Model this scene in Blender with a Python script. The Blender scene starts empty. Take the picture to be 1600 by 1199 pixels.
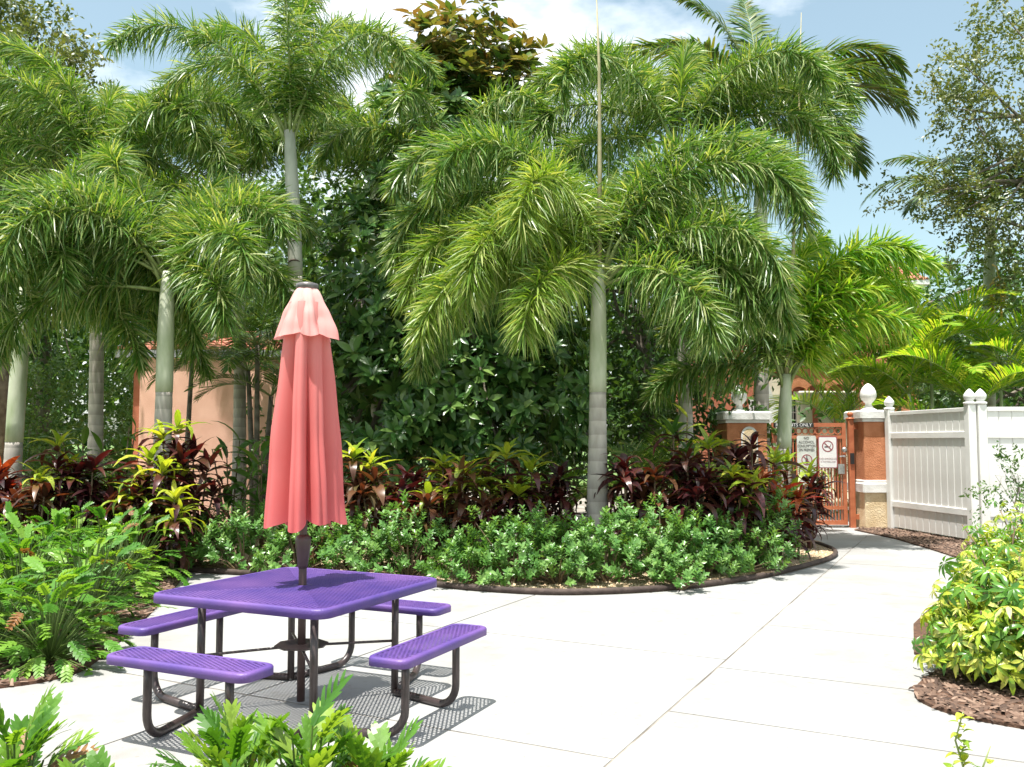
import bpy, math, random
import numpy as np
from mathutils import Vector, Matrix, Euler

R = math.radians
rng = np.random.default_rng(11)
random.seed(11)
scene = bpy.context.scene
C = scene.collection

# ------------------------------------------------------------------ camera
F_PX, HOR, CAM_H = 1380.0, 692.0, 1.55
PITCH = math.atan2(HOR - 599.5, F_PX)
cam_d = bpy.data.cameras.new('camera')
cam = bpy.data.objects.new('camera', cam_d)
C.objects.link(cam)
cam.location = (0, 0, CAM_H)
cam.rotation_euler = (R(90) + PITCH, 0, 0)
cam_d.sensor_width = 36
cam_d.lens = F_PX / 1600 * 36
cam_d.clip_end = 2000
cam_d.clip_start = 0.05
scene.camera = cam

# ------------------------------------------------------------------ sky, sun, exposure
SUN_DIR = Vector((-0.12, -0.21, 0.97)).normalized()      # towards the sun
EXPOSURE = 1.0
SKY_STRENGTH = 0.085
world = bpy.data.worlds.new('World')
scene.world = world
world.use_nodes = True
wn, wl = world.node_tree.nodes, world.node_tree.links
wn.clear()
w_out = wn.new('ShaderNodeOutputWorld')
w_bg = wn.new('ShaderNodeBackground')
w_bg.inputs['Strength'].default_value = SKY_STRENGTH
sky = wn.new('ShaderNodeTexSky')
sky.sky_type = 'NISHITA'
sky.sun_disc = False
sky.sun_elevation = math.asin(SUN_DIR.z)
sky.sun_rotation = math.atan2(SUN_DIR.x, SUN_DIR.y)
sky.air_density = 1.0
sky.dust_density = 2.6
sky.ozone_density = 1.0
tc = wn.new('ShaderNodeTexCoord')
mp = wn.new('ShaderNodeMapping')
mp.inputs['Location'].default_value = (0.35, 0.0, 0.12)
mp.inputs['Scale'].default_value = (1.0, 1.0, 2.2)
nz = wn.new('ShaderNodeTexNoise')
nz.inputs['Scale'].default_value = 2.1
nz.inputs['Detail'].default_value = 9
nz.inputs['Roughness'].default_value = 0.55
cr = wn.new('ShaderNodeValToRGB')
cr.color_ramp.elements[0].position = 0.46
cr.color_ramp.elements[1].position = 0.60
cr.color_ramp.elements[0].color = (.08,.08,.08,1)
cloud = wn.new('ShaderNodeMixRGB')
cloud.inputs['Color2'].default_value = (10.5, 10.7, 10.9, 1)
wl.new(tc.outputs['Generated'], mp.inputs['Vector'])
wl.new(mp.outputs['Vector'], nz.inputs['Vector'])
wl.new(nz.outputs['Fac'], cr.inputs['Fac'])
wl.new(cr.outputs['Color'], cloud.inputs['Fac'])
hue = wn.new('ShaderNodeMixRGB')
hue.blend_type = 'MULTIPLY'
hue.inputs['Fac'].default_value = 1
hue.inputs['Color2'].default_value = (1.42, 1.56, 1.28, 1)
wl.new(sky.outputs['Color'], hue.inputs['Color1'])
wl.new(hue.outputs['Color'], cloud.inputs['Color1'])
wl.new(cloud.outputs['Color'], w_bg.inputs['Color'])
wl.new(w_bg.outputs['Background'], w_out.inputs['Surface'])

sun_d = bpy.data.lights.new('sun', 'SUN')
sun_d.energy = 4.8
sun_d.angle = R(0.53)
sun_d.color = (1.0, 0.965, 0.90)
sun = bpy.data.objects.new('sun', sun_d)
C.objects.link(sun)
sun.rotation_euler = SUN_DIR.to_track_quat('Z', 'Y').to_euler()
sun.location = (0, 0, 30)

scene.view_settings.view_transform = 'Standard'
scene.view_settings.look = 'None'
scene.view_settings.exposure = EXPOSURE
scene.view_settings.gamma = 1.0
scene.render.engine = 'CYCLES'
scene.cycles.max_bounces = 6
scene.cycles.diffuse_bounces = 4
scene.cycles.glossy_bounces = 2
scene.cycles.transmission_bounces = 2
scene.cycles.transparent_max_bounces = 4

# ------------------------------------------------------------------ helpers
def at(px, py, d):
    """world point at depth d (metres along +Y) seen at photo pixel px, py"""
    s, c = math.sin(PITCH), math.cos(PITCH)
    v = (599.5 - py) / F_PX
    ry, rz = c - s * v, s + c * v
    return Vector(((px - 800) / F_PX * d / ry, d, CAM_H + rz / ry * d))

def gx(px, d):
    return at(px, 692, d).x

def zy(py, d):
    return at(800, py, d).z

def on_ground(px, py, z=0.0):
    s, c = math.sin(PITCH), math.cos(PITCH)
    v = (599.5 - py) / F_PX
    t = (z - CAM_H) / (s + c * v)
    return Vector(((px - 800) / F_PX * t, (c - s * v) * t, z))

class MB:
    """collects polygons; build() links them as one mesh object"""
    def __init__(self):
        self.v, self.f, self.n = [], [], 0
    def add(self, verts, faces):
        self.v.extend([tuple(p) for p in verts])
        self.f.extend([tuple(i + self.n for i in f) for f in faces])
        self.n += len(verts)
        return self
    def box(self, lo, hi, M=None):
        x0, y0, z0 = lo; x1, y1, z1 = hi
        v = [Vector(p) for p in ((x0,y0,z0),(x1,y0,z0),(x1,y1,z0),(x0,y1,z0),(x0,y0,z1),(x1,y0,z1),(x1,y1,z1),(x0,y1,z1))]
        if M is not None: v = [M @ p for p in v]
        return self.add(v, [(0,3,2,1),(4,5,6,7),(0,1,5,4),(1,2,6,5),(2,3,7,6),(3,0,4,7)])
    def cbox(self, lo, hi, b, M=None):
        """box with chamfered vertical and top edges"""
        x0, y0, z0 = lo; x1, y1, z1 = hi
        def ring(i, z):
            return [(x0+i+b,y0+i,z),(x1-i-b,y0+i,z),(x1-i,y0+i+b,z),(x1-i,y1-i-b,z),(x1-i-b,y1-i,z),(x0+i+b,y1-i,z),(x0+i,y1-i-b,z),(x0+i,y0+i+b,z)]
        rs = [ring(0,z0), ring(0,z1-b), ring(b,z1)]
        v = [Vector(p) for r in rs for p in r]
        if M is not None: v = [M @ p for p in v]
        f = [tuple(range(7,-1,-1)), tuple(range(16,24))]
        for k in range(2):
            for j in range(8):
                f.append((k*8+j, k*8+(j+1)%8, (k+1)*8+(j+1)%8, (k+1)*8+j))
        return self.add(v, f)
    def tube(self, pts, rad, sides=8, cap=True):
        pts = [Vector(p) for p in pts]
        n = len(pts)
        if not hasattr(rad, '__len__'): rad = [rad]*n
        vs, up = [], None
        for i, p in enumerate(pts):
            t = (pts[min(i+1,n-1)] - pts[max(i-1,0)]).normalized()
            if up is None:
                up = t.orthogonal().normalized()
            else:
                up = (up - t*up.dot(t))
                up = up.normalized() if up.length > 1e-6 else t.orthogonal().normalized()
            b = t.cross(up)
            for k in range(sides):
                a = 2*math.pi*k/sides
                vs.append(p + (up*math.cos(a) + b*math.sin(a))*rad[i])
        fs = []
        for i in range(n-1):
            for k in range(sides):
                fs.append((i*sides+k, i*sides+(k+1)%sides, (i+1)*sides+(k+1)%sides, (i+1)*sides+k))
        if cap:
            fs.append(tuple(range(sides-1,-1,-1)))
            fs.append(tuple((n-1)*sides+k for k in range(sides)))
        return self.add(vs, fs)
    def lathe(self, prof, sides=24, M=None, square=False):
        vs, fs = [], []
        n = len(prof)
        off = math.pi/4 if square else 0
        for r, z in prof:
            for k in range(sides):
                a = 2*math.pi*k/sides + off
                p = Vector((r*math.cos(a), r*math.sin(a), z))
                vs.append(M @ p if M is not None else p)
        for i in range(n-1):
            for k in range(sides):
                fs.append((i*sides+k, i*sides+(k+1)%sides, (i+1)*sides+(k+1)%sides, (i+1)*sides+k))
        fs.append(tuple(range(sides-1,-1,-1)))
        fs.append(tuple((n-1)*sides+k for k in range(sides)))
        return self.add(vs, fs)
    def prism(self, poly, z0, z1, M=None):
        n = len(poly)
        v = [Vector((x,y,z0)) for x,y in poly] + [Vector((x,y,z1)) for x,y in poly]
        if M is not None: v = [M @ p for p in v]
        f = [tuple(range(n-1,-1,-1)), tuple(range(n,2*n))]
        f += [(k,(k+1)%n,n+(k+1)%n,n+k) for k in range(n)]
        return self.add(v, f)
    def mesh(self, name, mat, smooth=False):
        me = bpy.data.meshes.new(name)
        me.from_pydata(self.v, [], self.f)
        me.materials.append(mat)
        if smooth:
            me.polygons.foreach_set('use_smooth', [True]*len(me.polygons))
        me.update()
        return me
    def build(self, name, mat, parent=None, smooth=False):
        return link(name, self.mesh(name, mat, smooth), parent)

def link(name, data, parent=None, M=None):
    o = bpy.data.objects.new(name, data)
    C.objects.link(o)
    if parent is not None: o.parent = parent
    if M is not None: o.matrix_local = M
    return o

def tag(o, label=None, cat=None, group=None, kind=None):
    if label: o['label'] = label
    if cat: o['category'] = cat
    if group: o['group'] = group
    if kind: o['kind'] = kind
    return o

def empty(name, loc=(0,0,0), rz=0.0):
    o = bpy.data.objects.new(name, None)
    C.objects.link(o)
    o.location = loc
    o.rotation_euler = (0,0,rz)
    o.empty_display_size = 0.1
    return o

# fast mesh from numpy arrays: uniform leaves, each with nv verts and the same faces
def np_mesh(name, V, faces, mat, tint=None, along=None, smooth=False):
    """V (m,nv,3); faces list of index tuples of one leaf; tint (m,), along (nv,)"""
    m, nv, _ = V.shape
    me = bpy.data.meshes.new(name)
    loops = np.array([i for f in faces for i in f], dtype=np.int64)
    lens = np.array([len(f) for f in faces], dtype=np.int64)
    idx = (loops[None,:] + (np.arange(m)*nv)[:,None]).ravel().astype(np.int32)
    tot = np.tile(lens, m)
    start = np.concatenate([[0], np.cumsum(tot)[:-1]]).astype(np.int32)
    me.vertices.add(m*nv)
    me.vertices.foreach_set('co', V.reshape(-1).astype(np.float32))
    me.loops.add(len(idx))
    me.loops.foreach_set('vertex_index', idx)
    me.polygons.add(len(tot))
    me.polygons.foreach_set('loop_start', start)
    if smooth:
        me.polygons.foreach_set('use_smooth', np.ones(len(tot), dtype=bool))
    if tint is None: tint = rng.random(m)
    a = me.attributes.new('tint', 'FLOAT', 'POINT')
    a.data.foreach_set('value', np.repeat(tint, nv).astype(np.float32))
    if along is not None:
        b = me.attributes.new('along', 'FLOAT', 'POINT')
        b.data.foreach_set('value', np.tile(along, m).astype(np.float32))
    me.materials.append(mat)
    me.update(calc_edges=True)
    me.validate()
    return me

def norm(a):
    return a / np.maximum(np.linalg.norm(a, axis=-1, keepdims=True), 1e-9)

# ------------------------------------------------------------------ materials
def new_mat(name):
    m = bpy.data.materials.new(name)
    m.use_nodes = True
    return m, m.node_tree.nodes, m.node_tree.links, m.node_tree.nodes['Principled BSDF']

def rgb(r, g, b):
    """sRGB 0-255 to linear"""
    f = lambda c: ((c/255+0.055)/1.055)**2.4 if c > 10 else c/255/12.92
    return (f(r), f(g), f(b), 1)

def surf(name, c1, c2, scale=6, rough=0.6, bump=0.0, bscale=None, metal=0.0, detail=5, contrast=(0.35,0.65), spec=0.5, stretch=(1,1,1)):
    m, n, l, p = new_mat(name)
    t = n.new('ShaderNodeTexCoord'); mpn = n.new('ShaderNodeMapping')
    mpn.inputs['Scale'].default_value = stretch
    l.new(t.outputs['Object'], mpn.inputs['Vector'])
    z = n.new('ShaderNodeTexNoise'); z.inputs['Scale'].default_value = scale; z.inputs['Detail'].default_value = detail
    l.new(mpn.outputs['Vector'], z.inputs['Vector'])
    r = n.new('ShaderNodeValToRGB')
    r.color_ramp.elements[0].position, r.color_ramp.elements[1].position = contrast
    r.color_ramp.elements[0].color, r.color_ramp.elements[1].color = c1, c2
    l.new(z.outputs['Fac'], r.inputs['Fac'])
    l.new(r.outputs['Color'], p.inputs['Base Color'])
    p.inputs['Roughness'].default_value = rough
    p.inputs['Metallic'].default_value = metal
    p.inputs['Specular IOR Level'].default_value = spec
    if bump:
        z2 = n.new('ShaderNodeTexNoise'); z2.inputs['Scale'].default_value = bscale or scale*4; z2.inputs['Detail'].default_value = 4
        l.new(mpn.outputs['Vector'], z2.inputs['Vector'])
        b = n.new('ShaderNodeBump'); b.inputs['Strength'].default_value = bump; b.inputs['Distance'].default_value = 0.02
        l.new(z2.outputs['Fac'], b.inputs['Height'])
        l.new(b.outputs['Normal'], p.inputs['Normal'])
    return m

def leaf_mat(name, cols, rough=0.38, transl=0.35, tcol=None, source='tint', spec=0.5, along=None, vari=None):
    """cols: 2-4 colours ramped by a per-leaf random value; along: optional (colour, amount) towards the tip"""
    m, n, l, p = new_mat(name)
    if source == 'tint':
        a = n.new('ShaderNodeAttribute'); a.attribute_name = 'tint'; fac = a.outputs['Fac']
    else:
        a = n.new('ShaderNodeObjectInfo'); fac = a.outputs['Random']
    r = n.new('ShaderNodeValToRGB')
    els = r.color_ramp.elements
    while len(els) < len(cols): els.new(0.5)
    for i, c in enumerate(cols):
        els[i].position = i/(len(cols)-1); els[i].color = c
    l.new(fac, r.inputs['Fac'])
    col = r.outputs['Color']
    if along:
        b = n.new('ShaderNodeAttribute'); b.attribute_name = 'along'
        mx = n.new('ShaderNodeMixRGB'); mx.inputs['Color2'].default_value = along[0]
        ml = n.new('ShaderNodeMath'); ml.operation = 'MULTIPLY'; ml.inputs[1].default_value = along[1]
        l.new(b.outputs['Fac'], ml.inputs[0]); l.new(ml.outputs[0], mx.inputs['Fac'])
        l.new(col, mx.inputs['Color1']); col = mx.outputs['Color']
    if vari:
        tc_ = n.new('ShaderNodeTexCoord'); nn_ = n.new('ShaderNodeTexNoise'); nn_.inputs['Scale'].default_value = vari[1]; nn_.inputs['Detail'].default_value = 3
        sc_ = n.new('ShaderNodeMapping'); sc_.inputs['Scale'].default_value = vari[3] if len(vari) > 3 else (1,1,1)
        l.new(tc_.outputs['Object'], sc_.inputs['Vector']); l.new(sc_.outputs['Vector'], nn_.inputs['Vector'])
        rr_ = n.new('ShaderNodeValToRGB'); rr_.color_ramp.elements[0].position = .5; rr_.color_ramp.elements[1].position = .62
        ml_ = n.new('ShaderNodeMath'); ml_.operation = 'MULTIPLY'; ml_.inputs[1].default_value = vari[2]
        l.new(nn_.outputs['Fac'], rr_.inputs['Fac']); l.new(rr_.outputs['Color'], ml_.inputs[0])
        mv_ = n.new('ShaderNodeMixRGB'); mv_.inputs['Color2'].default_value = vari[0]
        l.new(ml_.outputs[0], mv_.inputs['Fac']); l.new(col, mv_.inputs['Color1']); col = mv_.outputs['Color']
    l.new(col, p.inputs['Base Color'])
    p.inputs['Roughness'].default_value = rough
    p.inputs['Specular IOR Level'].default_value = spec
    tr = n.new('ShaderNodeBsdfTranslucent')
    hs = n.new('ShaderNodeMixRGB'); hs.blend_type = 'MULTIPLY'; hs.inputs['Fac'].default_value = 1
    hs.inputs['Color2'].default_value = tcol or (1.6, 1.5, 0.5, 1)
    l.new(col, hs.inputs['Color1']); l.new(hs.outputs['Color'], tr.inputs['Color'])
    mix = n.new('ShaderNodeMixShader'); mix.inputs['Fac'].default_value = transl
    l.new(p.outputs['BSDF'], mix.inputs[1]); l.new(tr.outputs['BSDF'], mix.inputs[2])
    l.new(mix.outputs['Shader'], n['Material Output'].inputs['Surface'])
    return m

def L3(r, g, b): return (r, g, b, 1)

M_foxtail = leaf_mat('foxtail_leaf', [L3(.04,.10,.018), L3(.075,.18,.026), L3(.13,.24,.045), L3(.21,.30,.075), L3(.42,.45,.22)], rough=.38, transl=.36)
M_foxlime = leaf_mat('foxtail_lime_leaf', [L3(.08,.17,.022), L3(.16,.27,.035), L3(.24,.34,.06), L3(.44,.46,.20)], rough=.35, transl=.36)
M_foxbright = leaf_mat('foxtail_bright_leaf', [L3(.07,.22,.015), L3(.13,.30,.02), L3(.26,.41,.03), L3(.46,.52,.12)], rough=.36, transl=.42)
M_areca = leaf_mat('areca_leaf', [L3(.10,.26,.018), L3(.19,.37,.025), L3(.32,.45,.04), L3(.48,.50,.10)], rough=.36, transl=.42)
M_royal = leaf_mat('royal_leaf', [L3(.03,.085,.018), L3(.055,.13,.025), L3(.10,.16,.03), L3(.17,.17,.05)], rough=.35, transl=.3)
M_pygmy = leaf_mat('pygmy_leaf', [L3(.04,.10,.018), L3(.08,.17,.028), L3(.16,.25,.05)], rough=.35, transl=.3)
M_magnolia = leaf_mat('magnolia_leaf', [L3(.03,.085,.02), L3(.06,.145,.034), L3(.11,.21,.05), L3(.20,.29,.08)], rough=.27, transl=.16, source='tint')
M_magcopper = leaf_mat('magnolia_copper_leaf', [L3(.07,.15,.03), L3(.15,.21,.05), L3(.20,.21,.06), L3(.20,.13,.045)], rough=.3, transl=.3, source='tint', tcol=(1.5,1.1,.5,1))
M_oak = leaf_mat('oak_leaf', [L3(.05,.08,.025), L3(.09,.13,.04), L3(.16,.19,.06), L3(.26,.25,.13)], rough=.4, transl=.25)
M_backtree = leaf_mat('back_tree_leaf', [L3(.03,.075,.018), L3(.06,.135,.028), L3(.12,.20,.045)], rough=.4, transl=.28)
M_backlit = leaf_mat('sunny_shrub_leaf', [L3(.06,.12,.03), L3(.11,.19,.05), L3(.19,.26,.09)], rough=.45, transl=.3)
M_shrub = leaf_mat('shrub_leaf', [L3(.05,.14,.035), L3(.09,.22,.05), L3(.15,.29,.075), L3(.24,.37,.11)], rough=.3, transl=.3)
M_xanadu = leaf_mat('xanadu_leaf', [L3(.05,.16,.018), L3(.085,.23,.025), L3(.14,.30,.035), L3(.22,.36,.05)], rough=.4, transl=.36, source='object')
M_xanfront = leaf_mat('xanadu_front_leaf', [L3(.05,.15,.016), L3(.09,.22,.022), L3(.15,.29,.03), L3(.25,.36,.05)], rough=.36, transl=.4, source='object')
M_xandry = leaf_mat('xanadu_dry_leaf', [L3(.22,.10,.04), L3(.30,.16,.06)], rough=.5, transl=.3, source='object')
M_tidark = leaf_mat('ti_dark_leaf', [L3(.022,.008,.010), L3(.045,.012,.014), L3(.085,.022,.02), L3(.06,.03,.014)], rough=.3, transl=.2, source='object', tcol=(2.2,.7,.5,1), vari=(L3(.10,.025,.03),3,.6,(1,5,5)))
M_tibronze = leaf_mat('ti_bronze_leaf', [L3(.05,.018,.014), L3(.085,.034,.018), L3(.14,.065,.03), L3(.07,.06,.02)], rough=.35, transl=.25, source='object', tcol=(1.9,.9,.5,1))
M_tired = leaf_mat('ti_red_leaf', [L3(.30,.03,.02), L3(.42,.10,.03), L3(.38,.20,.04)], rough=.35, transl=.35, source='object', tcol=(1.5,.9,.5,1))
M_tilime = leaf_mat('ti_lime_leaf', [L3(.20,.32,.03), L3(.34,.44,.04), L3(.50,.50,.06), L3(.26,.40,.06)], rough=.33, transl=.38, source='object', vari=(L3(.10,.17,.02),4,.7,(1,4,4)))
M_tigreen = leaf_mat('ti_green_leaf', [L3(.035,.10,.02), L3(.07,.16,.03), L3(.12,.22,.035)], rough=.3, transl=.3, source='object')
M_scheff = leaf_mat('schefflera_leaf', [L3(.17,.30,.02), L3(.34,.42,.035), L3(.55,.56,.10), L3(.66,.62,.26)], rough=.3, transl=.3, source='tint', vari=(L3(.09,.22,.02),3.2,.85))
M_scheffg = leaf_mat('schefflera_green_leaf', [L3(.05,.15,.02), L3(.10,.24,.03), L3(.2,.34,.04)], rough=.28, transl=.3, source='tint')

M_bark = surf('grey_bark', L3(.10,.08,.06), L3(.22,.19,.15), 7, .85, .5, 30)
M_stem = surf('brown_stem', L3(.10,.07,.04), L3(.22,.16,.09), 12, .8, .3, 40)
M_rachis = surf('frond_rachis', L3(.16,.22,.06), L3(.30,.34,.14), 9, .5)
M_petiole = surf('green_petiole', L3(.06,.11,.02), L3(.12,.18,.04), 9, .5)
M_spear = surf('spear_leaf', L3(.26,.22,.11), L3(.36,.32,.18), 9, .55)

def trunk_mat():
    m, n, l, p = new_mat('palm_trunk')
    t = n.new('ShaderNodeTexCoord')
    w = n.new('ShaderNodeTexWave'); w.bands_direction = 'Z'; w.wave_profile = 'SAW'
    w.inputs['Scale'].default_value = 1.9; w.inputs['Distortion'].default_value = 1.6
    w.inputs['Detail'].default_value = 2; w.inputs['Detail Scale'].default_value = 1.2
    l.new(t.outputs['Object'], w.inputs['Vector'])
    z = n.new('ShaderNodeTexNoise'); z.inputs['Scale'].default_value = 9; z.inputs['Detail'].default_value = 6
    mpn = n.new('ShaderNodeMapping'); mpn.inputs['Scale'].default_value = (1,1,.35)
    l.new(t.outputs['Object'], mpn.inputs['Vector']); l.new(mpn.outputs['Vector'], z.inputs['Vector'])
    r = n.new('ShaderNodeValToRGB')
    r.color_ramp.elements[0].position, r.color_ramp.elements[1].position = .3, .7
    r.color_ramp.elements[0].color, r.color_ramp.elements[1].color = L3(.34,.30,.26), L3(.56,.51,.46)
    l.new(z.outputs['Fac'], r.inputs['Fac'])
    mx = n.new('ShaderNodeMixRGB'); mx.blend_type = 'MULTIPLY'; mx.inputs['Fac'].default_value = .28
    l.new(r.outputs['Color'], mx.inputs['Color1']); l.new(w.outputs['Color'], mx.inputs['Color2'])
    l.new(mx.outputs['Color'], p.inputs['Base Color'])
    p.inputs['Roughness'].default_value = .8
    return m
M_trunk = trunk_mat()
M_shaft = surf('palm_crownshaft', L3(.30,.35,.20), L3(.56,.57,.45), 5, .5, .15, 20, stretch=(1,1,.3))
M_shaftgrey = surf('palm_crownshaft_grey', L3(.26,.28,.22), L3(.45,.44,.38), 4, .55, .15, 20, stretch=(1,1,.3))
M_scar = surf('leaf_scar', L3(.05,.035,.03), L3(.11,.08,.06), 12, .9)

M_ground = surf('soil', L3(.06,.045,.03), L3(.12,.09,.06), 2.5, .95, .6, 30)
M_joint = surf('joint_sand', L3(.12,.10,.08), L3(.34,.31,.27), 2.2, .95)
M_concrete = surf('concrete', L3(.265,.263,.259), L3(.335,.333,.329), 1.3, .9, .2, 160, detail=12, contrast=(.3,.7))
def add_stains(m):
    n, l = m.node_tree.nodes, m.node_tree.links
    p = n['Principled BSDF']; src = p.inputs['Base Color'].links[0].from_socket
    t = n.new('ShaderNodeTexCoord'); cur = src
    for sc, lo, hi, amt in ((.55,.48,.75,.42),(3.2,.58,.70,.30),(9,.60,.70,.28),(38,.64,.72,.5)):
        z = n.new('ShaderNodeTexNoise'); z.inputs['Scale'].default_value = sc; z.inputs['Detail'].default_value = 8
        l.new(t.outputs['Object'], z.inputs['Vector'])
        r = n.new('ShaderNodeValToRGB'); r.color_ramp.elements[0].position, r.color_ramp.elements[1].position = lo, hi
        l.new(z.outputs['Fac'], r.inputs['Fac'])
        f = n.new('ShaderNodeMath'); f.operation = 'MULTIPLY'; f.inputs[1].default_value = amt; l.new(r.outputs['Color'], f.inputs[0])
        mx = n.new('ShaderNodeMixRGB'); mx.inputs['Color2'].default_value = (.17,.15,.125,1)
        l.new(f.outputs[0], mx.inputs['Fac']); l.new(cur, mx.inputs['Color1']); cur = mx.outputs['Color']
    l.new(cur, p.inputs['Base Color'])
add_stains(M_concrete)
M_gravel = surf('bed_gravel', L3(.30,.21,.12), L3(.55,.43,.28), 60, .9, .8, 120)
M_mulch_base = surf('mulch_base', L3(.05,.025,.015), L3(.12,.06,.035), 22, .95, .8, 60)
M_chip = leaf_mat('mulch_chip', [L3(.04,.022,.015), L3(.085,.05,.034), L3(.15,.09,.062), L3(.25,.17,.125)], rough=.85, transl=0.0)
M_pebble = leaf_mat('pebble', [L3(.20,.13,.07), L3(.38,.27,.16), L3(.55,.42,.26), L3(.62,.55,.42)], rough=.8, transl=0.0)
M_edging = surf('rubber_edging', L3(.035,.022,.018), L3(.08,.055,.045), 10, .8, .3, 40)
M_purple = surf('purple_coating', L3(.066,.037,.205), L3(.150,.075,.265), 2.2, .48, .12, 90, spec=.45)
M_frame = surf('brown_frame_paint', L3(.030,.020,.020), L3(.055,.038,.036), 9, .35, .05, 50, spec=.6)
M_pole = surf('umbrella_pole_paint', L3(.060,.034,.032), L3(.09,.055,.05), 8, .4, spec=.5)
M_cap = surf('umbrella_cap_metal', L3(.10,.09,.09), L3(.18,.17,.17), 20, .4, metal=.3)
M_white = surf('white_vinyl', L3(.66,.65,.62), L3(.82,.81,.79), 1.6, .45, spec=.4)
M_stuccoO = surf('orange_stucco', L3(.46,.17,.075), L3(.60,.25,.125), 5, .9, .7, 45)
M_stuccoY = surf('cream_stucco', L3(.66,.50,.30), L3(.78,.63,.42), 5, .9, .7, 45)
M_stuccoP = surf('pink_stucco', L3(.70,.40,.30), L3(.78,.47,.36), 3, .9, .4, 60)
M_stuccoR = surf('red_stucco', L3(.36,.11,.06), L3(.45,.16,.09), 4, .9, .4, 60)
M_capstone = surf('white_capstone', L3(.62,.60,.57), L3(.80,.79,.77), 6, .75, .3, 60)
M_cream = surf('cream_paint', L3(.60,.55,.42), L3(.70,.65,.52), 4, .7)
M_gate = surf('terracotta_gate_paint', L3(.40,.115,.05), L3(.50,.165,.075), 8, .45, spec=.4)
M_tile = surf('clay_tile', L3(.34,.12,.08), L3(.48,.21,.14), 9, .85, .3, 50)
M_steel = surf('lock_steel', L3(.35,.34,.33), L3(.55,.54,.53), 20, .3, metal=.8)
M_black = surf('black_paint', L3(.012,.012,.012), L3(.02,.02,.02), 9, .5)
M_signw = surf('sign_white', L3(.74,.72,.71), L3(.80,.78,.77), 5, .35)
M_signgrey = surf('sign_weathered', L3(.52,.53,.48), L3(.68,.69,.64), 6, .4)
M_signred = surf('sign_red', L3(.28,.07,.08), L3(.34,.09,.10), 9, .4)
M_ink = surf('sign_ink', L3(.06,.05,.05), L3(.10,.08,.08), 9, .5)
M_inkpale = surf('sign_faded_ink', L3(.42,.30,.30), L3(.50,.38,.38), 9, .5)
M_eave = surf('grey_eave', L3(.22,.22,.24), L3(.32,.32,.34), 5, .6)
M_glass = surf('dark_glass', L3(.02,.022,.03), L3(.04,.045,.055), 3, .08, spec=.8)
M_fruit = surf('palm_fruit', L3(.52,.36,.05), L3(.68,.52,.10), 12, .5)
M_grass = surf('far_grass', L3(.07,.14,.03), L3(.14,.22,.05), 3, .9, .6, 40)

def canopy_mat():
    m, n, l, p = new_mat('faded_coral_canvas')
    a = n.new('ShaderNodeAttribute'); a.attribute_name = 'along'     # bleaching: 0 new cloth .. 1 sun-bleached top
    z = n.new('ShaderNodeTexNoise'); z.inputs['Scale'].default_value = 5; z.inputs['Detail'].default_value = 5
    t = n.new('ShaderNodeTexCoord'); l.new(t.outputs['Object'], z.inputs['Vector'])
    ad = n.new('ShaderNodeMath'); ad.operation = 'MULTIPLY_ADD'; ad.inputs[1].default_value = .25; ad.inputs[2].default_value = -.125
    l.new(z.outputs['Fac'], ad.inputs[0])
    sm = n.new('ShaderNodeMath'); sm.operation = 'ADD'; l.new(a.outputs['Fac'], sm.inputs[0]); l.new(ad.outputs[0], sm.inputs[1])
    r = n.new('ShaderNodeValToRGB'); e = r.color_ramp.elements
    e.new(.5)
    e[0].position, e[0].color = 0, L3(.70,.125,.13)
    e[1].position, e[1].color = .5, L3(.76,.235,.225)
    e[2].position, e[2].color = 1, L3(.80,.50,.47)
    l.new(sm.outputs[0], r.inputs['Fac'])
    l.new(r.outputs['Color'], p.inputs['Base Color'])
    p.inputs['Roughness'].default_value = .85
    p.inputs['Specular IOR Level'].default_value = .2
    wv = n.new('ShaderNodeTexNoise'); wv.inputs['Scale'].default_value = 350
    l.new(t.outputs['Object'], wv.inputs['Vector'])
    b = n.new('ShaderNodeBump'); b.inputs['Strength'].default_value = .08; l.new(wv.outputs['Fac'], b.inputs['Height']); l.new(b.outputs['Normal'], p.inputs['Normal'])
    tr = n.new('ShaderNodeBsdfTranslucent'); l.new(r.outputs['Color'], tr.inputs['Color'])
    mix = n.new('ShaderNodeMixShader'); mix.inputs['Fac'].default_value = .3
    l.new(p.outputs['BSDF'], mix.inputs[1]); l.new(tr.outputs['BSDF'], mix.inputs[2])
    l.new(mix.outputs['Shader'], n['Material Output'].inputs['Surface'])
    return m
M_canopy = canopy_mat()

# ------------------------------------------------------------------ the setting: ground, patio slabs, beds
g = MB(); g.add([(-400,-60,-.06),(400,-60,-.06),(400,900,-.06),(-400,900,-.06)], [(0,1,2,3)])
tag(g.build('ground', M_grass), kind='structure')
g = MB(); g.add([(-9,-1,-.007),(12,-1,-.007),(12,30,-.007),(-9,30,-.007)], [(0,1,2,3)])
patio = tag(g.build('patio', M_joint), kind='structure')
ga = R(-27.5)
gu = Vector((math.cos(ga), math.sin(ga))); gv = Vector((-math.sin(ga), math.cos(ga)))
main_u = on_ground(1050,1105); main_u = Vector((main_u.x, main_u.y)).dot(gu)
def vof(px, py):
    p = on_ground(px, py); return Vector((p.x, p.y)).dot(gv)
cols = [main_u - 9.6, main_u - 7.2, main_u - 4.8, main_u - 2.4, main_u, main_u + 2.6, main_u + 5.2, main_u + 7.8]
rows_l = [-3, 0.2, 2.2, vof(740,1147), vof(770,989), 8.9, 11.2, 13.5, 16, 19, 22]
rows_r = [-3, 0.8, 3.1, vof(1040,1110), vof(1145,1045), vof(1325,988), 9.9, 12.2, 14.5, 17, 20, 23]
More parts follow.
